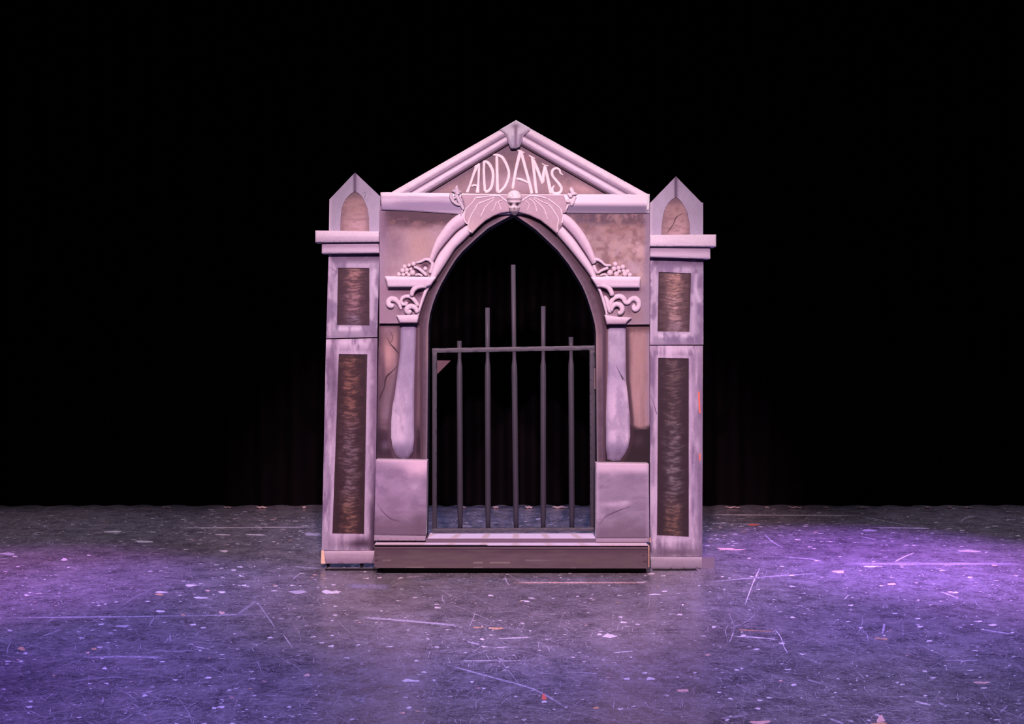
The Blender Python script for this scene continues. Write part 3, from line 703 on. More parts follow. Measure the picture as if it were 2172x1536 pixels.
# lettering: each letter a carved piece ------------------------------------
Y_L = -.02
W = 6
letters = [
 [[(1016.5, 346.5, 5), (1009.4, 358, 7), (1003, 374, 5.5), (997, 392, 5), (990.5, 409, 7)], [(1016, 347, 5), (1015.5, 367, 5), (1014.5, 389, 5), (1012.5, 410, 9)], [(1000, 395, 4.5), (1006, 393, 4.5), (1012, 394, 4.5)], [(1006, 352, 4), (1011, 354, 9), (1016, 352, 4)]],
 [[(1027, 343, 6), (1026.3, 360, 5.5), (1027, 382, 5.5), (1028.7, 407, 6)], [(1024.4, 342.5, 4), (1033, 344, 6.5), (1040, 352, 7), (1045.5, 366, 6.5), (1045, 384, 6.5), (1041.6, 398, 6.5), (1035, 405.5, 6.5), (1028, 407, 6)]],
 [[(1053.7, 331, 6.5), (1054.5, 367, 6.5), (1055.5, 410, 7.5)], [(1044.4, 328, 3), (1056, 329.5, 6), (1066, 335, 7), (1074.5, 350, 6.5), (1079.3, 365, 6), (1078, 379, 6), (1071.6, 394.5, 6), (1064.5, 403, 5.5), (1056.6, 409.5, 5)]],
 [[(1104.5, 318.5, 8), (1094.3, 360, 6.5), (1087, 402, 6)], [(1104.5, 319.5, 7), (1117, 366, 6.5), (1125.8, 399.5, 7), (1128, 411.7, 7)], [(1096.5, 316.8, 2), (1104, 322, 5), (1113, 323.8, 2)], [(1095, 379, 4.5), (1107, 381.5, 5.5), (1120, 387.5, 4.5)]],
 [[(1128.3, 332, 6), (1133, 367, 6.5), (1136.6, 399.5, 6.5), (1138.5, 411, 6)], [(1121.5, 328.6, 1.5), (1128, 334, 4), (1135.8, 336.5, 1.5)], [(1130.8, 339, 7), (1141.6, 363.7, 7), (1151, 391.6, 5)], [(1151.6, 389, 6), (1153, 369, 7), (1156, 350.5, 5)], [(1149.4, 346.5, 1.5), (1156, 351, 3), (1163.8, 352, 1.5)], [(1155.8, 351, 5), (1161.6, 378, 7), (1169, 411.7, 8)]],
 [[(1194.5, 370.9, 2), (1189, 367.3, 4), (1186.7, 360.5, 4.5), (1181.7, 357.3, 5), (1175, 358.5, 5.5), (1171, 364.5, 6), (1172, 373, 6), (1178.8, 382, 6), (1187.4, 392.3, 6.5), (1191, 401, 6.5), (1187.4, 408.5, 6.5), (1178.8, 410.5, 6.5), (1172.4, 407.8, 6), (1172, 399.5, 5), (1176, 393, 2)]],
]
for i, L_ in enumerate(letters):
    ribs('letter', [[(x, y, w_ * 1.02 + .3) for x, y, w_ in st] for st in L_], Y_L + .002, .011, (250, 202, 220), gw, n=7, k=9, capw=.8)

# winged skull --------------------------------------------------------------
WING = [(977, 413), (1196, 414.5), (1200, 425.6), (1203, 435), (1202, 449), (1194, 453), (1194, 463), (1193, 477), (1189, 486), (1181, 495), (1164, 480.5), (1146, 466.5), (1123.8, 456), (1102, 450), (1091.5, 448), (1081, 449), (1062, 451.5), (1046, 458), (1029, 468), (1015, 480.5), (1001, 495), (993, 489), (992, 478), (985.5, 469), (985, 455), (986.4, 443), (984, 429)]
def wing_c(b):
    b.base((196, 146, 170)).grain(14, 14, .035, 15)
    b.blob(1000, 485, 20, 16, (216, 164, 176), .7).blob(1185, 430, 18, 12, (204, 152, 176), .6).blob(988, 420, 12, 8, (206, 154, 176), .6)
    b.blob(1178, 474, 7, 7, (196, 146, 164), .7).blob(1187.8, 481, 3.5, 7, (146, 104, 128), .95)
relief('wing_panel', WING, -.065, .035, M_FOAM, gw, cf=wing_c, step=2, rnd=1.5)
wing = [o for o in gw.children if o.name.startswith('wing_panel')][0] if gw.children else None
wing = bpy.data.objects['wing_panel']; ORI[wing.name] = ORI[gw.name]
bones = [
 [(1076, 428, 3.5), (1068, 422, 4), (1060.6, 416, 4.5), (1050, 415, 4.5), (1028, 417.5, 3.5), (1008, 420, 5)],
 [(1008, 419.5, 5), (1004, 427, 3), (987, 445, 3.2), (985.5, 452, 4)], [(986.5, 449, 3), (984.5, 462, 3), (987, 471, 4), (993, 476, 2)],
 [(1049, 418.6, 3), (1030, 426, 3), (1013.5, 432.5, 4.5)], [(1013, 432.5, 4), (1009, 441, 3.5), (997.5, 461, 3.2), (993, 477, 3), (993.5, 487, 3.5), (1000, 493, 4)],
 [(1048, 423, 3), (1031, 438, 2.6), (1025.5, 446.7, 3.4), (1018.4, 462.5, 3)],
 [(1053, 427, 3), (1049, 439.7, 2.2), (1043, 449, 2)], [(1066, 424, 3), (1057, 429, 3.4), (1060, 436, 2.6), (1063, 446, 2.2)],
 [(1106, 427, 3.5), (1114, 421, 4), (1123.8, 415.5, 4.5), (1136, 415.5, 4.5), (1150, 418, 4), (1161, 421.5, 3.5)],
 [(1161, 421, 3), (1170, 427, 3.5), (1187, 441, 3.5), (1191.7, 452, 3), (1193, 464, 3), (1192, 474, 5)],
 [(1133, 418.6, 3), (1148, 427, 3), (1163.6, 433.4, 4)], [(1163.6, 434, 3.5), (1168, 438.5, 4), (1180.8, 457, 2.8), (1184.7, 468, 3), (1182, 480, 2.5), (1182, 493, 4)],
 [(1130.8, 421, 3), (1142, 431, 3), (1153.4, 443, 3.6), (1158, 454, 2.6), (1162, 467, 3)],
 [(1122, 421, 3.5), (1134, 432, 3), (1139.6, 451.4, 2.6)], [(1114.4, 426, 3), (1122, 432.5, 2.4), (1121, 439, 2), (1117.5, 448, 2)]]
for p in bones:
    ribs('wing_bone', [[(x, y, w_ * .8) for x, y, w_ in p]], -.0645, .007, (246, 196, 220), wing, capw=.6)
# claws at the wing tips
ribs('wing_claw', [[(x, y, w_ * 1.35) for x, y, w_ in q] for q in [[(969, 393, 2), (968.5, 400, 6), (969, 407, 8), (972, 414, 8)], [(958, 404.5, 2), (963, 405, 5), (969, 408, 6)], [(980, 409, 2), (974, 406, 4), (970, 403, 4)],
    [(958, 409, 4), (956, 417, 5), (960, 426, 5), (969, 433, 5), (978, 436, 3)], [(964, 412, 5), (970, 418, 6), (975, 428, 6), (980, 437, 6), (984, 446, 5)], [(968, 421, 3), (962, 420, 4), (963, 426, 3)], [(981, 445, 4), (978.5, 455, 3), (978, 464, 2)]]],
    -.045, .022, (212, 170, 196), gw)
ribs('wing_claw', [[(x, y, w_ * 1.35) for x, y, w_ in q] for q in [[(1210, 397, 3), (1212, 402, 7), (1215, 409, 7), (1217, 414, 7)], [(1225, 411, 2), (1220, 411, 5), (1215, 410, 5)], [(1203, 412, 3), (1208, 413, 6), (1212, 419, 6)],
    [(1201, 425, 6), (1205, 427, 6), (1210, 429, 3)], [(1220, 416, 6), (1217, 422, 6), (1214, 429, 7), (1211, 437, 4)], [(1206, 432, 3), (1202, 441, 4), (1197, 448, 3)]]],
    -.045, .022, (240, 190, 214), gw)
def skull_h(X, Y):
    u = (X - 1091) ; v = (Y - 420)
    h = .050 * np.sqrt(np.clip(1 - (u / 17) ** 2 - (v / 18) ** 2, 0, 1))
    face = .034 * np.sqrt(np.clip(1 - (u / 12.5) ** 2, 0, 1)) * (1 - sstep(446, 458, Y)) * sstep(420, 428, Y)
    h = np.maximum(h, face)
    h += .007 * np.exp(-((Y - 428.5) / 2.2) ** 2) * np.exp(-((np.abs(u) - 7) / 5) ** 2)
    h -= .006 * np.exp(-((Y - 423.5) / 2.2) ** 2)
    for ex in (1083, 1097.5): h -= .018 * np.exp(-(((X - ex) / 3.0) ** 2 + ((Y - 434) / 2.4) ** 2))
    for ex in (1081.5, 1099.5): h += .008 * np.exp(-(((X - ex) / 4) ** 2 + ((Y - 440) / 2.2) ** 2))
    h -= .012 * np.exp(-(((X - 1091) / 1.6) ** 2 + ((Y - 442.5) / 2) ** 2))
    h += 0
    return h
def skull_c(b):
    b.base((252, 208, 226)); b.mix((176, 126, 154), .85 * np.exp(-((b.Y - 423.5) / 3) ** 2))
    b.mix((160, 124, 144), .9 * sstep(438, 445, b.Y)).patches(3, 3, (196, 160, 178), .6, .5, 4).blob(1083, 434, 4, 3.4, (118, 74, 96), .95, wob=.1).blob(1097.5, 434, 4, 3.4, (118, 74, 96), .9, wob=.1)
    b.mix((246, 204, 222), .7 * np.exp(-((b.Y - 429) / 1.6) ** 2)).blob(1091, 443, 2, 2, (140, 96, 116), .8, wob=0)
SK = [(1091, 403.5), (1097, 404.5), (1103, 409), (1106.5, 416), (1106.5, 424), (1104, 431), (1104, 438), (1101.5, 444), (1098, 451), (1093.5, 456), (1088, 454.5), (1082, 448), (1078.5, 441), (1077, 433), (1075, 425), (1074.5, 417), (1078, 410), (1084, 405)]
relief('skull', SK, -.060, .035, M_FOAM, gw, hf=skull_h, cf=skull_c, step=.8)

# capitals --------------------------------------------------------------
def shelf_c(y):
    def f(b):
        b.base((226, 178, 208)).grain(20, 5, .03, 5); b.mix((254, 204, 230), .9 * (1 - sstep(y + 4, y + 9, b.Y + 3 * (fbm(b.X / 12, b.Y / 5, 5) - .5))))
    return f
def stand(name, out, y0, dep, cf, par, **k): return relief(name, out, y0, dep, M_FOAM, par, cf=cf, **k)
stand('impost_shelf', [(816.6, 586), (925.5, 587.5), (914, 604), (905, 608.5), (822.7, 608.5)], -.085, .055, shelf_c(587), gw, rnd=3, step=2)
stand('impost_shelf', [(1253.5, 588), (1290, 586), (1358.8, 587), (1357, 609.5), (1299, 609.5), (1263.5, 604)], -.085, .055, shelf_c(588), gw, rnd=3, step=2)
def coll(b): b.base((236, 188, 216)); b.vgrad(673, 686, (186, 138, 166), .85)
stand('capital_collar', [(840.8, 669), (886, 667), (888, 672), (885, 685), (848, 685)], -.07, .04, coll, gw, rnd=3, step=1.5)
stand('capital_collar', [(1282, 668), (1310, 672), (1340, 674), (1331, 682), (1327, 687.5), (1287, 688)], -.07, .04, coll, gw, rnd=3, step=1.5)
LS = (236, 184, 212)
caps = [
 ([[(851, 657, 4), (848, 648, 5.5), (844.4, 641.5, 7), (838, 635.5, 9), (830, 634, 9), (824, 639, 9), (824.5, 646, 9), (830, 648.5, 9), (833, 644, 7)]], 0),
 ([[(888, 650, 6), (879, 637, 7), (871, 630, 6.5), (862, 628.5, 6), (853.5, 632, 6), (850.5, 639, 6), (854, 645, 6), (860.5, 645, 6), (863, 640, 7)]], 0),
 ([[(886.5, 664, 7), (880.5, 653, 8), (871, 649.5, 8.5), (863.5, 654, 8.5), (863, 660, 8), (868, 662, 7.5), (871, 657.5, 6)]], 1),
 ([[(906, 607, 6), (894.5, 606.5, 7.5), (883, 609.5, 8), (875.5, 617, 8), (872.5, 629, 6)]], 1.9)]
def capital(sets, berries, leaves, slab_y, curlball):
    leaves = [[(x, y, w_ * 1.2) for x, y, w_ in q] for q in leaves]
    for s, f in sets:
        ribs('capital_scroll', [[(x, y, w_ * 1.38) for x, y, w_ in q] for q in s], -.03 - .015 * f, .03, LS, gw, n=6)
    lf = ribs('carved_leaf', leaves, -.03, .03, (232, 184, 212), gw, n=6, domes=curlball)
    k = M_FOAM
    for (x, y, r) in berries:
        v, f = dome(x, y, r * 1.2, -.042 + .004 * (r < 4), r / 318 * 1.3, 14, 6); v = np.array(v)
        o = mk('grape', v, f, M_FOAM, gw, albedo((238, 184, 210)), True); fix(o)
capital(caps, [(858, 566, 4.4), (867.5, 562.7, 3.7), (876.9, 559.8, 4.5), (853.6, 574, 4.6), (863, 572.6, 4), (871.3, 571, 3.2), (862.5, 578.6, 3.6), (875, 578.5, 5.2), (846, 582, 4.2), (855.3, 582.4, 3.6), (867, 583, 3.5)],
    [[(881, 558, 4), (892.9, 554.5, 5.5), (903, 550, 6), (912, 552.5, 7), (917, 560, 7), (915, 571, 7), (911, 580, 6)], [(877, 566, 4), (887.3, 569.5, 6), (896, 576, 6.5), (906, 585, 6)], [(880, 584, 4), (888, 582, 5), (897, 586, 4)]], 0, [(902, 570, 5, -.03)])
capsr = [
 ([[(1264.3, 605.5, 5), (1277, 605, 7.5), (1289, 609, 8), (1296, 618, 8), (1299, 628, 7)]], 1.9),
 ([[(1282, 627, 4), (1287.5, 638, 7), (1289.5, 650, 7), (1296, 664, 6)]], 0),
 ([[(1293.5, 654, 4), (1296, 641, 7), (1304, 631.5, 8), (1314.4, 628.5, 8.5), (1322, 632.5, 8.5), (1327, 641, 8), (1333, 641, 7.5), (1338, 635.5, 8), (1346.7, 633, 9), (1354, 639, 9), (1355, 648, 8), (1351, 655, 8), (1346, 656, 8), (1344, 650.5, 7), (1348, 647.5, 6)]], 0),
 ([[(1296, 661, 5), (1299.5, 650, 7.5), (1307.3, 645, 8), (1316.5, 648, 8.5), (1320, 656, 8.5), (1316.5, 663, 7), (1310, 663.5, 6)]], 1)]
capital(capsr, [(1305.2, 560.5, 4.8), (1302.5, 570.4, 4.7), (1311.9, 568.6, 4.2), (1321.3, 566.5, 4.8), (1294.2, 578.5, 5.6), (1307.5, 581.4, 5), (1313.5, 575.4, 3.8), (1322.4, 574, 3.8), (1325.5, 581, 5), (1331.2, 576, 4.3), (1336.2, 583, 4.2)],
    [[(1257, 560, 6), (1260, 552, 7), (1266.6, 550.5, 7), (1275, 554.5, 6), (1284, 562, 5), (1297, 563, 5)], [(1267, 580, 4), (1277.6, 573, 5.5), (1291, 568, 6)], [(1259, 562, 6), (1262, 571, 7), (1268, 581, 4)], [(1272, 585, 3), (1282, 582, 5), (1290, 586, 4)]], 0, [])
gb = [o for o in bpy.data.objects if o.name.startswith('grape')]

# painted columns -------------------------------------------------------------
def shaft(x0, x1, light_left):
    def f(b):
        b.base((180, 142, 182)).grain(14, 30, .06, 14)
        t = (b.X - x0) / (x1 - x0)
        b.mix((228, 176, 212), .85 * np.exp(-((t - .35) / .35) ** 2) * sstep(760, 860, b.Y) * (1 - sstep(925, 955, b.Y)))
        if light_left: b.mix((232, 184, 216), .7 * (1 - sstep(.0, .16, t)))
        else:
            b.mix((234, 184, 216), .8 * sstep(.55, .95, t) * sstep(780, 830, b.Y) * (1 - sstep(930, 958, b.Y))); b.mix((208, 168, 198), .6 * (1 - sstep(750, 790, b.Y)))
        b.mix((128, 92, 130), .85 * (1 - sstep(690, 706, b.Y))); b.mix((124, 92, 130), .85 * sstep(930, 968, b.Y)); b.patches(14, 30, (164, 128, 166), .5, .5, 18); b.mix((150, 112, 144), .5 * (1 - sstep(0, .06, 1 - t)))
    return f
CLs = [(850.4, 686), (849.4, 742.5), (845, 780), (839, 826), (831.7, 867.5), (829.6, 899), (829.6, 926), (832, 945), (838, 963), (846, 971), (856, 973.5), (866, 971.5), (875.4, 959), (878.5, 930), (877.5, 867), (878.5, 797), (881.7, 732), (882.7, 686)]
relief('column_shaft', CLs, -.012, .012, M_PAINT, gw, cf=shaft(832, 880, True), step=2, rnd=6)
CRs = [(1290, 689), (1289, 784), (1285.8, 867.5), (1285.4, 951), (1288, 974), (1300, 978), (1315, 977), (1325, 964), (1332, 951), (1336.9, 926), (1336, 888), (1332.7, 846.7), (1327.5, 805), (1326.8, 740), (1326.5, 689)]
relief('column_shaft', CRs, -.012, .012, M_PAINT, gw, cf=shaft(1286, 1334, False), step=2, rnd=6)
def crack(pts, y, wd=2.2, col=(92, 56, 74), parent=gw):
    w_ = [wd * (0.5 + .8 * abs(math.sin(i * 1.9 + 1))) for i in range(len(pts))]; w_[0] = w_[-1] = .6
    v, f = carve([(x, yy, q) for (x, yy), q in zip(pts, w_)], y, .0008, 4, 4)
    o = mk('painted_crack', v, f, M_PAINT, parent, albedo(col)); fix(o); return o
crack([(821, 716), (827.5, 729), (838, 740.4), (847, 752)], -.0005, 2.5); crack([(827, 729), (833, 716), (826, 700)], -.0005, 1.6)
crack([(846, 773), (831.7, 788), (819, 801), (815, 821.7), (808, 838), (804.6, 850)], -.0005, 3); crack([(820, 800), (824, 789)], -.0005, 1.5)
crack([(1306, 773), (1312, 786), (1318, 797), (1326, 808)], -.0125, 2, (120, 90, 120)); crack([(1315, 791), (1319, 799), (1322, 808)], -.0125, 5, (104, 78, 104))

# pedestals -------------------------------------------------------------
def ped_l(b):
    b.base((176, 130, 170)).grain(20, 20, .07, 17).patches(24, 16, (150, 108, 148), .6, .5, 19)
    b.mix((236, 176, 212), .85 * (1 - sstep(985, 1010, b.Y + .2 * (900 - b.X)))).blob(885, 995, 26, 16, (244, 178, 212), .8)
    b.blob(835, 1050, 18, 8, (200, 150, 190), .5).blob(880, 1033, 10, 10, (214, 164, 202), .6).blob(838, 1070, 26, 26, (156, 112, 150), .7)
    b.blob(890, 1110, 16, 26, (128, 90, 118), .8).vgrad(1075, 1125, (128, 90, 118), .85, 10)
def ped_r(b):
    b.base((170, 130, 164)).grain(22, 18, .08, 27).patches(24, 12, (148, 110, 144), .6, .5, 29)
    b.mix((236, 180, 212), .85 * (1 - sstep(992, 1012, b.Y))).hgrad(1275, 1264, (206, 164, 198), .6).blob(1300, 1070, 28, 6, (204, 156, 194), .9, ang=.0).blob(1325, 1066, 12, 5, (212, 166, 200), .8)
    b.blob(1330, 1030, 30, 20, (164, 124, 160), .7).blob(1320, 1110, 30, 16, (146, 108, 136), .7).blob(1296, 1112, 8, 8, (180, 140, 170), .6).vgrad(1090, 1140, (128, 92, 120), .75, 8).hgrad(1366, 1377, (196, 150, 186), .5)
def ped(out, base, cf, cp, topc):
    p = relief('pedestal', out, -.10, .11, M_PAINT, gw, cf=cf, step=2, rnd=1.2, edge=(246, 196, 222))
    relief('pedestal_base', base, -.105, .10, M_PAINT, p, cf=(176, 132, 164), step=4, rnd=1)
    crack(cp, -.1005, 2.4, (130, 88, 122), p)
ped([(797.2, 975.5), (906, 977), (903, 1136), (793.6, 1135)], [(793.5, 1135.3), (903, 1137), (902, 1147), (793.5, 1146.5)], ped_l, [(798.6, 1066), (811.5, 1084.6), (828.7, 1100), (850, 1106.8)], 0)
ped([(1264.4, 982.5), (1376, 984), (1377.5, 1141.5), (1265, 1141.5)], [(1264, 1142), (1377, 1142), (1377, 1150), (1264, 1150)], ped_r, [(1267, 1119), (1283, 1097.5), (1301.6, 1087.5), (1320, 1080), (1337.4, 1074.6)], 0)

# threshold ---------------------------------------------------------------
zt = .2226
V, F = box(P(903, 0, -.09)[0], P(1265, 0, -.09)[0], -.09, .128, .196, zt)
o = mk('threshold', V, F, M_PAINT, gw, albedo((132, 94, 122)))
C = np.tile(albedo((150, 108, 138)), (8, 1))
V, F = box(P(907, 0, -.088)[0], P(1263, 0, -.088)[0], -.087, .126, zt, zt + .002)
mk('threshold_plate', V, F, M_PAINT, gw, (.85, .8, .85))

# gate ---------------------------------------------------------------------
YG = .105
gate = bpy.data.objects.new('barred_gate', None); COL.objects.link(gate); gate.parent = gw; ORI['barred_gate'] = ORI[gw.name]
def gcol(b):
    b.base((98, 80, 98)).grain(4, 18, .12, 44); b.mix((72, 55, 74), .75 * sstep(780, 1120, b.Y)); b.mix((128, 108, 126), .5 * (1 - sstep(560, 760, b.Y)))
def bar(name, pts, sec=10, square=False, col=None):
    """pts rows: px, py, diameter px"""
    V, F = [], []
    for i, (x, y, d) in enumerate(pts):
        for j in range(sec):
            a = 2 * math.pi * (j + .5) / sec
            r = d / 2 / (max(abs(math.cos(a)), abs(math.sin(a))) if square else 1)
            q = P(x + r * math.cos(a), y, YG); q[1] += d / 2 / 318 * math.sin(a) * (1 if not square else 1 / max(abs(math.cos(a)), abs(math.sin(a)))); V.append(q)
    for i in range(len(pts) - 1):
        for j in range(sec): F.append([i * sec + j, (i + 1) * sec + j, (i + 1) * sec + (j + 1) % sec, i * sec + (j + 1) % sec])
    F += [list(range(sec)), [(len(pts) - 1) * sec + j for j in range(sec)]]
    V = np.array(V); X = V[:, 0] / (DIST + V[:, 1]) * FPX + 1086; Y = 768 - (V[:, 2] - HCAM) / (DIST + V[:, 1]) * FPX
    b = Brush(X, Y); gcol(b); o = mk(name, V, F, M_BARS, gate, albedo(b.C), True); fix(o)
    return o
def railc(b): gcol(b); b.mix((122, 100, 118), .5 + 0 * b.X)
for (xt, xb, yt) in [(974.5, 976.3, 723), (1034, 1035.3, 653), (1088.5, 1094.8, 562), (1152.2, 1152.2, 650), (1211, 1213, 715)]:
    yr = 741 - (xt - 917) * 6 / 345
    def xx(y): return xt + (xb - xt) * (y - yt) / (1121 - yt)
    ys = [yt, yr + 6, yr + 10, yr + 24, yr + 38, yr + 60] + list(np.linspace(yr + 120, 1080, 5)) + [1121]
    ws = [10.2, 10.2, 8.0, 8.4, 12.2, 13] + [12.6] * 5 + [10]
    bar('bar', [(xx(y), y, w_) for y, w_ in zip(ys, ws)])
for nm, out in (('rail', [(916.5, 739), (1262, 733), (1262, 742.5), (916.5, 748.5)]), ('rail', [(917, 1121.5), (1262, 1119), (1262, 1127), (917, 1129.5)]),
                ('stile', [(917, 748.5), (926.5, 748), (926, 1121.5), (917, 1121.5)]), ('stile', [(1250.5, 743), (1262, 742.5), (1263, 1119), (1252, 1119)])):
    relief(nm, out, YG - .02, .035, M_BARS, gate, cf=railc if nm == 'rail' else gcol, step=4, rnd=1)
relief('corner_gusset', [(924, 764.5), (956, 765), (928, 793), (924, 796)], YG + .016, .012, M_BARS, gate, cf=(126, 78, 94), step=4)
relief('hinge', [(1261, 781), (1266.5, 781), (1266.5, 826), (1261, 826)], YG - .04, .03, M_BARS, gate, cf=(168, 118, 132), step=4)

# ================================================================== PLATFORM
pf = empty('wagon_platform', (0, 0, 0), 'low brown wooden platform step running under the gothic gateway', 'platform')
YS = -.19
def stepc(b):
    b.base((118, 82, 98)).grain(40, 6, .08, 51); b.mix((100, 62, 84), .6 * np.exp(-((b.Y - 1170) / 6) ** 2)); b.patches(50, 8, (124, 92, 100), .5, .5, 6)
    b.line([(1115, 1189), (1200, 1190), (1355, 1190)], 1.6, (160, 120, 145), .6, .6)
    for x, y, l in [(875, 1203, 12), (893, 1203, 6), (1014, 1203, 10), (1014, 1194, 10), (820, 1188, 8), (1060, 1194, 20), (1216, 1205, 5)]: b.line([(x - l, y), (x + l, y)], 1.8, (170, 135, 135), .7, .6)
    for x, y in [(798, 1178), (798, 1189), (800, 1165), (1366, 1178), (1368, 1191)]: b.line([(x - 3, y), (x + 3, y)], 2, (70, 44, 60), .8, .5)
relief('fascia_board', [(794, 1165), (1374, 1166), (1373.5, 1206), (800, 1205), (794, 1203)], YS, .02, M_PAINT, pf, cf=stepc, step=2.5)
def lipc(b): b.base((124, 86, 106)).grain(40, 4, .07, 52); b.mix((96, 60, 82), .6 * sstep(1161, 1165, b.Y))
relief('step_lip', [(793, 1157), (1375, 1157.5), (1374, 1165.5), (794, 1164.5)], YS - .004, .024, M_PAINT, pf, cf=lipc, step=3)
xl, xr = P(793, 0, YS)[0], P(1375, 0, YS)[0]
V, F = box(xl, xr, YS - .004, .30, .186, .195)
mk('step_tread', V, F, M_PAINT, pf, (.86, .80, .83))
V, F = box(xr + .001, xr + .008, YS + .004, YS + .03, .052, .195); mk('raw_edge_strip', V, F, M_TIMBER, pf)
V, F = box(P(1377.8, 0, -.1)[0], P(1380, 0, -.1)[0], -.1, -.02, .197, .225); mk('raw_edge_strip', V, F, M_TIMBER, gw)
V, F = box(P(812, 0, -.12)[0], P(1370, 0, -.12)[0], -.12, -.08, 0.0, .075); mk('black_bar', V, F, M_BLACK, pf)  # black bar filling the dark gap below the fascia
V, F = box(P(690, 0, -.03)[0], P(812, 0, -.03)[0], -.035, -.022, 0.0, .010); mk('black_bar', V, F, M_BLACK, pf)  # low black bar making the dark line before the left tower
V, F = box(P(812, 0, .2)[0], P(1370, 0, .2)[0], .24, .28, 0.0, .186); mk('black_bar', V, F, M_BLACK, pf)
for x in (-.85, 0, .85):
    V, F = box(x - .02, x + .02, -.18, .28, .05, .186); mk('joist', V, F, M_BLACK, pf)
# plywood braces behind the flat carrying the gateway
for x in (P(850, 0, 0)[0], P(1330, 0, 0)[0]):
    V, F = box(x - .02, x + .02, .03, .25, .195, .24); mk('rear_brace', V, F, M_BLACK, gw)
    V = [(x - .015, .03, .24), (x + .015, .03, .24), (x + .015, .25, .24), (x - .015, .25, .24), (x - .015, .03, 1.6), (x + .015, .03, 1.6), (x + .015, .07, 1.6), (x - .015, .07, 1.6)]
    mk('rear_brace', V, [[0, 3, 2, 1], [4, 5, 6, 7], [0, 1, 5, 4], [2, 3, 7, 6], [0, 4, 7, 3], [1, 2, 6, 5]], M_BLACK, gw)

# ================================================================== TOWERS
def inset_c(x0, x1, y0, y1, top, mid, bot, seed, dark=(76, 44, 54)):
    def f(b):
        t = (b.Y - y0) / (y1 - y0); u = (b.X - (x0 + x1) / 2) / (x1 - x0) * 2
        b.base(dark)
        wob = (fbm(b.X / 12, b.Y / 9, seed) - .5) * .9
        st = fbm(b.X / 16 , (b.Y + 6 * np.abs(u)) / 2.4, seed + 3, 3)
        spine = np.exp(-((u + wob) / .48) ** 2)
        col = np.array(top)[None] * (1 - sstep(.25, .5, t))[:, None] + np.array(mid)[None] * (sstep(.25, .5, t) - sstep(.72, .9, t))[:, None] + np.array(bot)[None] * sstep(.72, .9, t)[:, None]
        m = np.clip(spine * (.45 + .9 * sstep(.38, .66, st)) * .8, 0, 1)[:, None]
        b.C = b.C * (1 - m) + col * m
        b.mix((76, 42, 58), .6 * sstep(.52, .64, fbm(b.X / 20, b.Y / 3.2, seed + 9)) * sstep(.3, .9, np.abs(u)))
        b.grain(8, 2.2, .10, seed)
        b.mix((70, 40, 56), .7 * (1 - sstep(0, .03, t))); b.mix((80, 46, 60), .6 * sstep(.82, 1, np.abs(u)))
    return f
def fr_up(panel, body):
    (x0, y0, x1, y1) = panel
    def f(b):
        b.base((174, 138, 172)).grain(16, 26, .06, 61)
        d = np.maximum(np.maximum(x0 - b.X, b.X - x1), np.maximum(y0 - b.Y, b.Y - y1))
        b.mix((216, 170, 206), .6 * np.exp(-((d - 5) / 6) ** 2)); 
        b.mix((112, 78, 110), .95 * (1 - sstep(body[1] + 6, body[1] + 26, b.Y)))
        b.mix((232, 188, 220), .7 * np.exp(-((b.Y - (y1 + 8)) / 5) ** 2) * (b.X > x0) * (b.X < x1))
        b.mix((218, 168, 204), .7 * np.exp(-((b.X - body[0] - 3) / 4) ** 2))
        b.patches(12, 30, (140, 104, 144), .75, .5, 66).mix((160, 118, 156), .5 * sstep(body[3] - 8, body[3], b.Y))
        b.line([(x1 + 12, y0 + 6), (x1 + 9, y0 + 34), (x1 + 18, y0 + 60)], 8, (228, 184, 220), .6, .8)
    return f
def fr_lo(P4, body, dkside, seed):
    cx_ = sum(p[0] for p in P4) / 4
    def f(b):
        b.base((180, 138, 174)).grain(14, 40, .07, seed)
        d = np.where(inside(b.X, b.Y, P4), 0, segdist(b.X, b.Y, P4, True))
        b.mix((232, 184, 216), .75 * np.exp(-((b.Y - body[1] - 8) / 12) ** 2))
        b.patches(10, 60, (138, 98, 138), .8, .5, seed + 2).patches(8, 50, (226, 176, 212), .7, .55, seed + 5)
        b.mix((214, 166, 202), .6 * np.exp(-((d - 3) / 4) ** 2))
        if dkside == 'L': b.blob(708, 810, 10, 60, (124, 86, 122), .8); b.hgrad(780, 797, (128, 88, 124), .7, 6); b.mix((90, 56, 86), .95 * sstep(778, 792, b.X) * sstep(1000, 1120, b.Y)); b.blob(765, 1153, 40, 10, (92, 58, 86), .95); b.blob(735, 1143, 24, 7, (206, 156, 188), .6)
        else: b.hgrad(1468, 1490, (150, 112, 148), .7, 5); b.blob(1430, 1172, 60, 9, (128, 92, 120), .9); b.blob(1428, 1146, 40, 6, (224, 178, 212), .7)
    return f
def pinn_c(cx_, apy, ly, x0, x1):
    def f(b):
        b.base((188, 154, 186)).grain(18, 30, .05, 71); b.mix((190, 152, 192), .5 * sstep(440, 490, b.Y)); b.hgrad(x0 + 8, x0, (226, 178, 208), .7)
        b.line([(cx_, apy), (cx_, ly)], 6, (112, 78, 110), .95, .9); b.mix((178, 142, 178), .4 * (b.X > cx_) * (1 - sstep(0, 14, b.X - cx_)))
    return f
def lanc_c(y0, y1, x0, x1, seed):
    def f(b):
        b.base((178, 124, 136)).grain(12, 8, .09, seed); b.blob((x0 + x1) / 2 + 4, y1 - 12, 22, 26, (212, 152, 172), .85); b.blob((x0 + x1) / 2 + 2, y0 + 35, 18, 20, (192, 136, 142), .6)
        b.patches(12, 5, (150, 100, 112), .5, .55, seed + 3); b.mix((134, 94, 112), .8 * (1 - sstep(y0 + 4, y0 + 22, b.Y))); b.mix((150, 106, 128), .5 * (sstep(.6, 1, np.abs(b.X - (x0 + x1) / 2) / ((x1 - x0) / 2))))
    return f
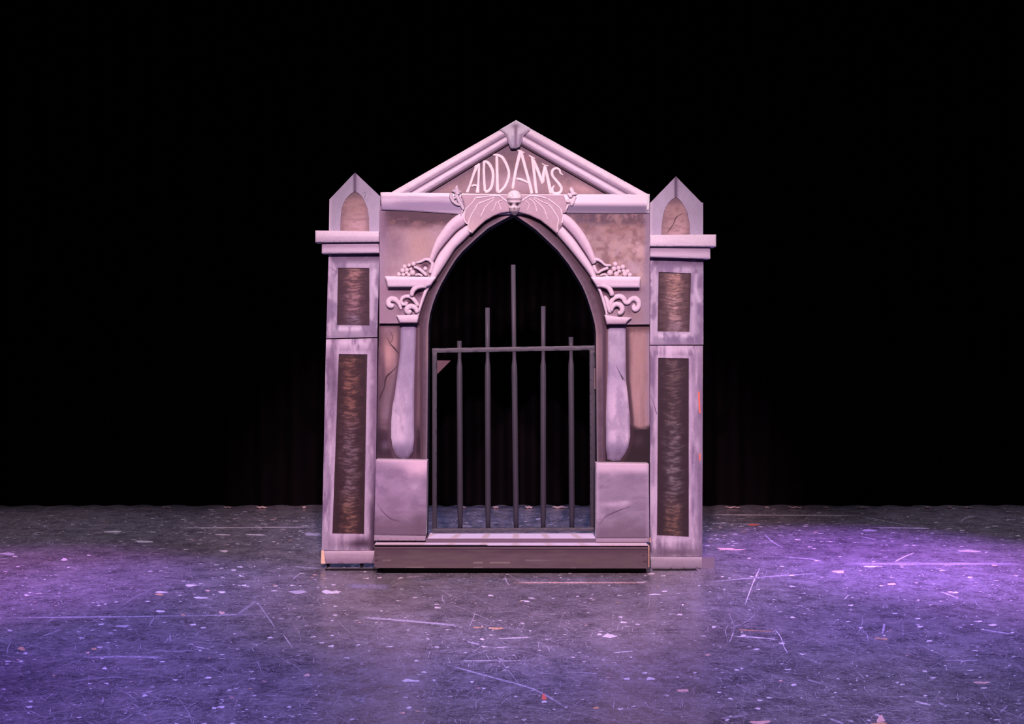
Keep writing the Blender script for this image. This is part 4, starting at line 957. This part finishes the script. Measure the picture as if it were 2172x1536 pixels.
def slab_c(y0, y1, hot=(238, 192, 220), lo=(196, 152, 184), dtop=False):
    def f(b):
        b.base(hot).grain(30, 4, .04, 81); b.vgrad(y0 + (y1 - y0) * .35, y0 + (y1 - y0) * .75, lo, .75, 3)
        if dtop: b.mix((160, 118, 150), .6 * (1 - sstep(y0 + 6, y0 + 14, b.Y + 3 * (fbm(b.X / 25, b.Y / 5, 4) - .5)))); b.mix((216, 172, 202), .8 * sstep(y0 + 12, y0 + 18, b.Y))  # dtop: shadow of the slab above painted as a dark band
    return f
tw = empty('stone_tower', (P(740, 0, 0)[0], 0, 0), 'pale stone-painted pinnacle tower left of the gateway, base just off the floor', 'scenery tower')
g1 = 'stone-painted pinnacle towers flanking the gateway'; tw['group'] = g1
LA = [(752.9, 406), (744, 411), (736, 419), (729, 430), (725, 442), (722.5, 462), (721.6, 492), (783.3, 492), (782.8, 462), (779.5, 442), (774, 428), (768, 417), (761, 410)]
relief('pinnacle', [(752.9, 366), (698.7, 423), (697.6, 492), (805, 492), (807, 417)], .034, .03, M_PAINT, tw, cf=pinn_c(753, 366, 406, 698, 806), step=2, holes=[LA])
relief('lancet_panel', [(p[0] + (1.5 if p[0] > 753 else -1.5), p[1] - 1.5 if p[1] < 480 else p[1]) for p in LA], .040, .02, M_PAINT, tw, cf=lanc_c(406, 490, 722, 783, 5), step=2)
relief('cornice_slab', [(668.8, 489), (804, 491), (804, 513), (668.8, 514)], -.05, .11, M_PAINT, tw, cf=slab_c(489, 513), step=2.5, rnd=2)
relief('cornice_slab', [(682.5, 514), (804, 513.5), (804, 536.5), (682.5, 537.5)], -.018, .08, M_PAINT, tw, cf=slab_c(514, 537, (206, 160, 194), (206, 160, 194), True), step=2.5, rnd=2)
U = [(717, 568.2), (783.3, 568.8), (783.6, 690.6), (714.6, 689.8)]
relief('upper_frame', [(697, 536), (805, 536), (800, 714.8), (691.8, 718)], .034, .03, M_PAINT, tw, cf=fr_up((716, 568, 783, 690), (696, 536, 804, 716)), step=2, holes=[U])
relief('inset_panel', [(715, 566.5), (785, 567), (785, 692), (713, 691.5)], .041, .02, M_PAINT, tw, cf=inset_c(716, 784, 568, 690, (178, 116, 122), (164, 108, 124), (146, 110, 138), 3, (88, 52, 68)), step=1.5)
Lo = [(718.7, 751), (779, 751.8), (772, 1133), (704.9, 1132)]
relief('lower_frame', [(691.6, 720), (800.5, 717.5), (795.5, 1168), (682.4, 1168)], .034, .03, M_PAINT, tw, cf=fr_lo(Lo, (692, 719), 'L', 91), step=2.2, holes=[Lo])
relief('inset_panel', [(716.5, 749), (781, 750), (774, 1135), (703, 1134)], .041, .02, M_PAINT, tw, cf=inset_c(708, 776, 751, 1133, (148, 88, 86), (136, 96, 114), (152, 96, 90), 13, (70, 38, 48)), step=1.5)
def plin(b): b.base((186, 140, 172)).grain(20, 6, .06, 12); b.mix((222, 170, 198), .6 * (1 - sstep(1172, 1180, b.Y))); b.vgrad(1180, 1190, (160, 114, 146), .6)
relief('tower_plinth', [(686, 1169), (794.5, 1168.5), (795, 1195), (690, 1196)], .031, .033, M_PAINT, tw, cf=plin, step=2.5, rnd=1)
relief('raw_timber_end', [(681.5, 1168), (686.5, 1168), (690, 1196), (680.5, 1196)], .031, .033, M_PAINT, tw, cf=(252, 180, 168), step=3)
crack([(700, 566), (708, 573), (715, 578)], .0335, 1.6, (140, 104, 130), tw); crack([(768, 411), (774, 408), (779, 407)], .0335, 1.2, (140, 104, 130), tw); crack([(776, 408), (774, 416), (772, 424)], .0335, 1.2, (140, 104, 130), tw)
for x0, x1 in ((700, 712), (770, 782)):
    V, F = box(P(x0, 0, .2)[0], P(x1, 0, .2)[0] - .02, .065, .085, 0, .14); mk('rear_foot', V, F, M_BLACK, tw)

tr_ = empty('stone_tower', (P(1434, 0, 0)[0], 0, 0), 'pale stone-painted pinnacle tower on the right of the gateway with orange tape on its edge', 'scenery tower'); tr_['group'] = g1
RA = [(1434, 418), (1425, 423), (1417, 431), (1410.5, 443), (1406, 457), (1403, 480), (1402.4, 500), (1464, 500), (1463, 476), (1458.5, 453), (1453, 440), (1447, 430), (1441, 423)]
ph_ = pinn_c(1434, 374, 418, 1378, 1490)
relief('pinnacle', [(1433.7, 374), (1487.6, 429.4), (1491.5, 430), (1491.5, 500), (1378.5, 500), (1378.5, 431)], .034, .03, M_PAINT, tr_, cf=ph_, step=2, holes=[RA])
relief('lancet_panel', [(p[0] + (1.5 if p[0] > 1434 else -1.5), p[1] - 1.5 if p[1] < 490 else p[1]) for p in RA], .040, .02, M_PAINT, tr_, cf=lanc_c(418, 500, 1403, 1464, 15), step=2)
crack([(1452, 451), (1440, 457), (1433, 463), (1429, 474), (1422, 484), (1413, 497)], .0395, 2, (120, 80, 96), tr_)
relief('cornice_slab', [(1378.6, 498.5), (1518.9, 497.5), (1518.9, 523), (1378.6, 522)], -.05, .11, M_PAINT, tr_, cf=slab_c(498, 523, (236, 192, 218), (222, 178, 206)), step=2.5, rnd=2)
relief('cornice_slab', [(1378.6, 522.5), (1506.6, 523.5), (1506.6, 549), (1440, 546.5), (1378.6, 545)], -.018, .08, M_PAINT, tr_, cf=slab_c(523, 548, (206, 160, 194), (206, 160, 194), True), step=2.5, rnd=2)
U = [(1397, 577), (1466, 579.7), (1462, 704), (1394.6, 703)]
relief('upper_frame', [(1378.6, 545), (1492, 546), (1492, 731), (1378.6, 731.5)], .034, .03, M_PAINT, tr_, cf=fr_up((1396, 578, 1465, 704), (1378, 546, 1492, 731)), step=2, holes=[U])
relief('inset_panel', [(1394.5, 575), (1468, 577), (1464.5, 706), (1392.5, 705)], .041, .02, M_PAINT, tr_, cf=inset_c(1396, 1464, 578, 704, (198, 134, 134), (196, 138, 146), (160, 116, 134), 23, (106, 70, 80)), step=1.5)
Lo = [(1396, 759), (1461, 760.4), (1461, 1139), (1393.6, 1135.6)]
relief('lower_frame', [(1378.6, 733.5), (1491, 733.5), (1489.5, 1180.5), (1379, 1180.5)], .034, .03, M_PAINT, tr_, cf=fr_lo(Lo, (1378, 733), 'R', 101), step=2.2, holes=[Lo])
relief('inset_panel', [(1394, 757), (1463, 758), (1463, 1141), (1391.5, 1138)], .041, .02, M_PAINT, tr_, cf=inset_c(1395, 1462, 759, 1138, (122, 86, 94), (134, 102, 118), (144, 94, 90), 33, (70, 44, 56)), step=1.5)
def plr(b): b.base((178, 138, 168)).grain(20, 6, .06, 12); b.mix((204, 160, 188), .6 * (1 - sstep(1184, 1192, b.Y))); b.vgrad(1192, 1206, (150, 112, 146), .6)
relief('tower_plinth', [(1379.5, 1181), (1489, 1181.5), (1489, 1205.5), (1379.5, 1206)], .031, .033, M_PAINT, tr_, cf=plr, step=2.5, rnd=1)
V, F = box(P(1489.2, 0, .012)[0], P(1516, 0, .02)[0], .04, .13, 0.0, .075); mk('foot_board', V, F, M_PAINT, tr_, albedo((152, 112, 150)))
V, F = box(P(1384, 0, .06)[0], P(1480, 0, .06)[0], .066, .20, 0, .05); mk('rear_foot', V, F, M_BLACK, tr_)
V, F = box(P(1384, 0, -.03)[0], P(1478, 0, -.03)[0], -.028, -.012, 0.0, .006); mk('black_bar', V, F, M_BLACK, tr_)  # flat black bar making the dark line along the tower foot
for out in ([(1480.5, 831), (1484, 831), (1486, 877), (1482.5, 876)], [(1482.5, 962), (1485.5, 962), (1486, 977), (1483, 977)]):
    relief('tape_strip', out, .033, .001, M_TAPE, tr_, step=20)
crack([(1377.5, 834), (1385, 850), (1391, 872), (1394, 880)], .0335, 1.5, (140, 100, 130), tr_)
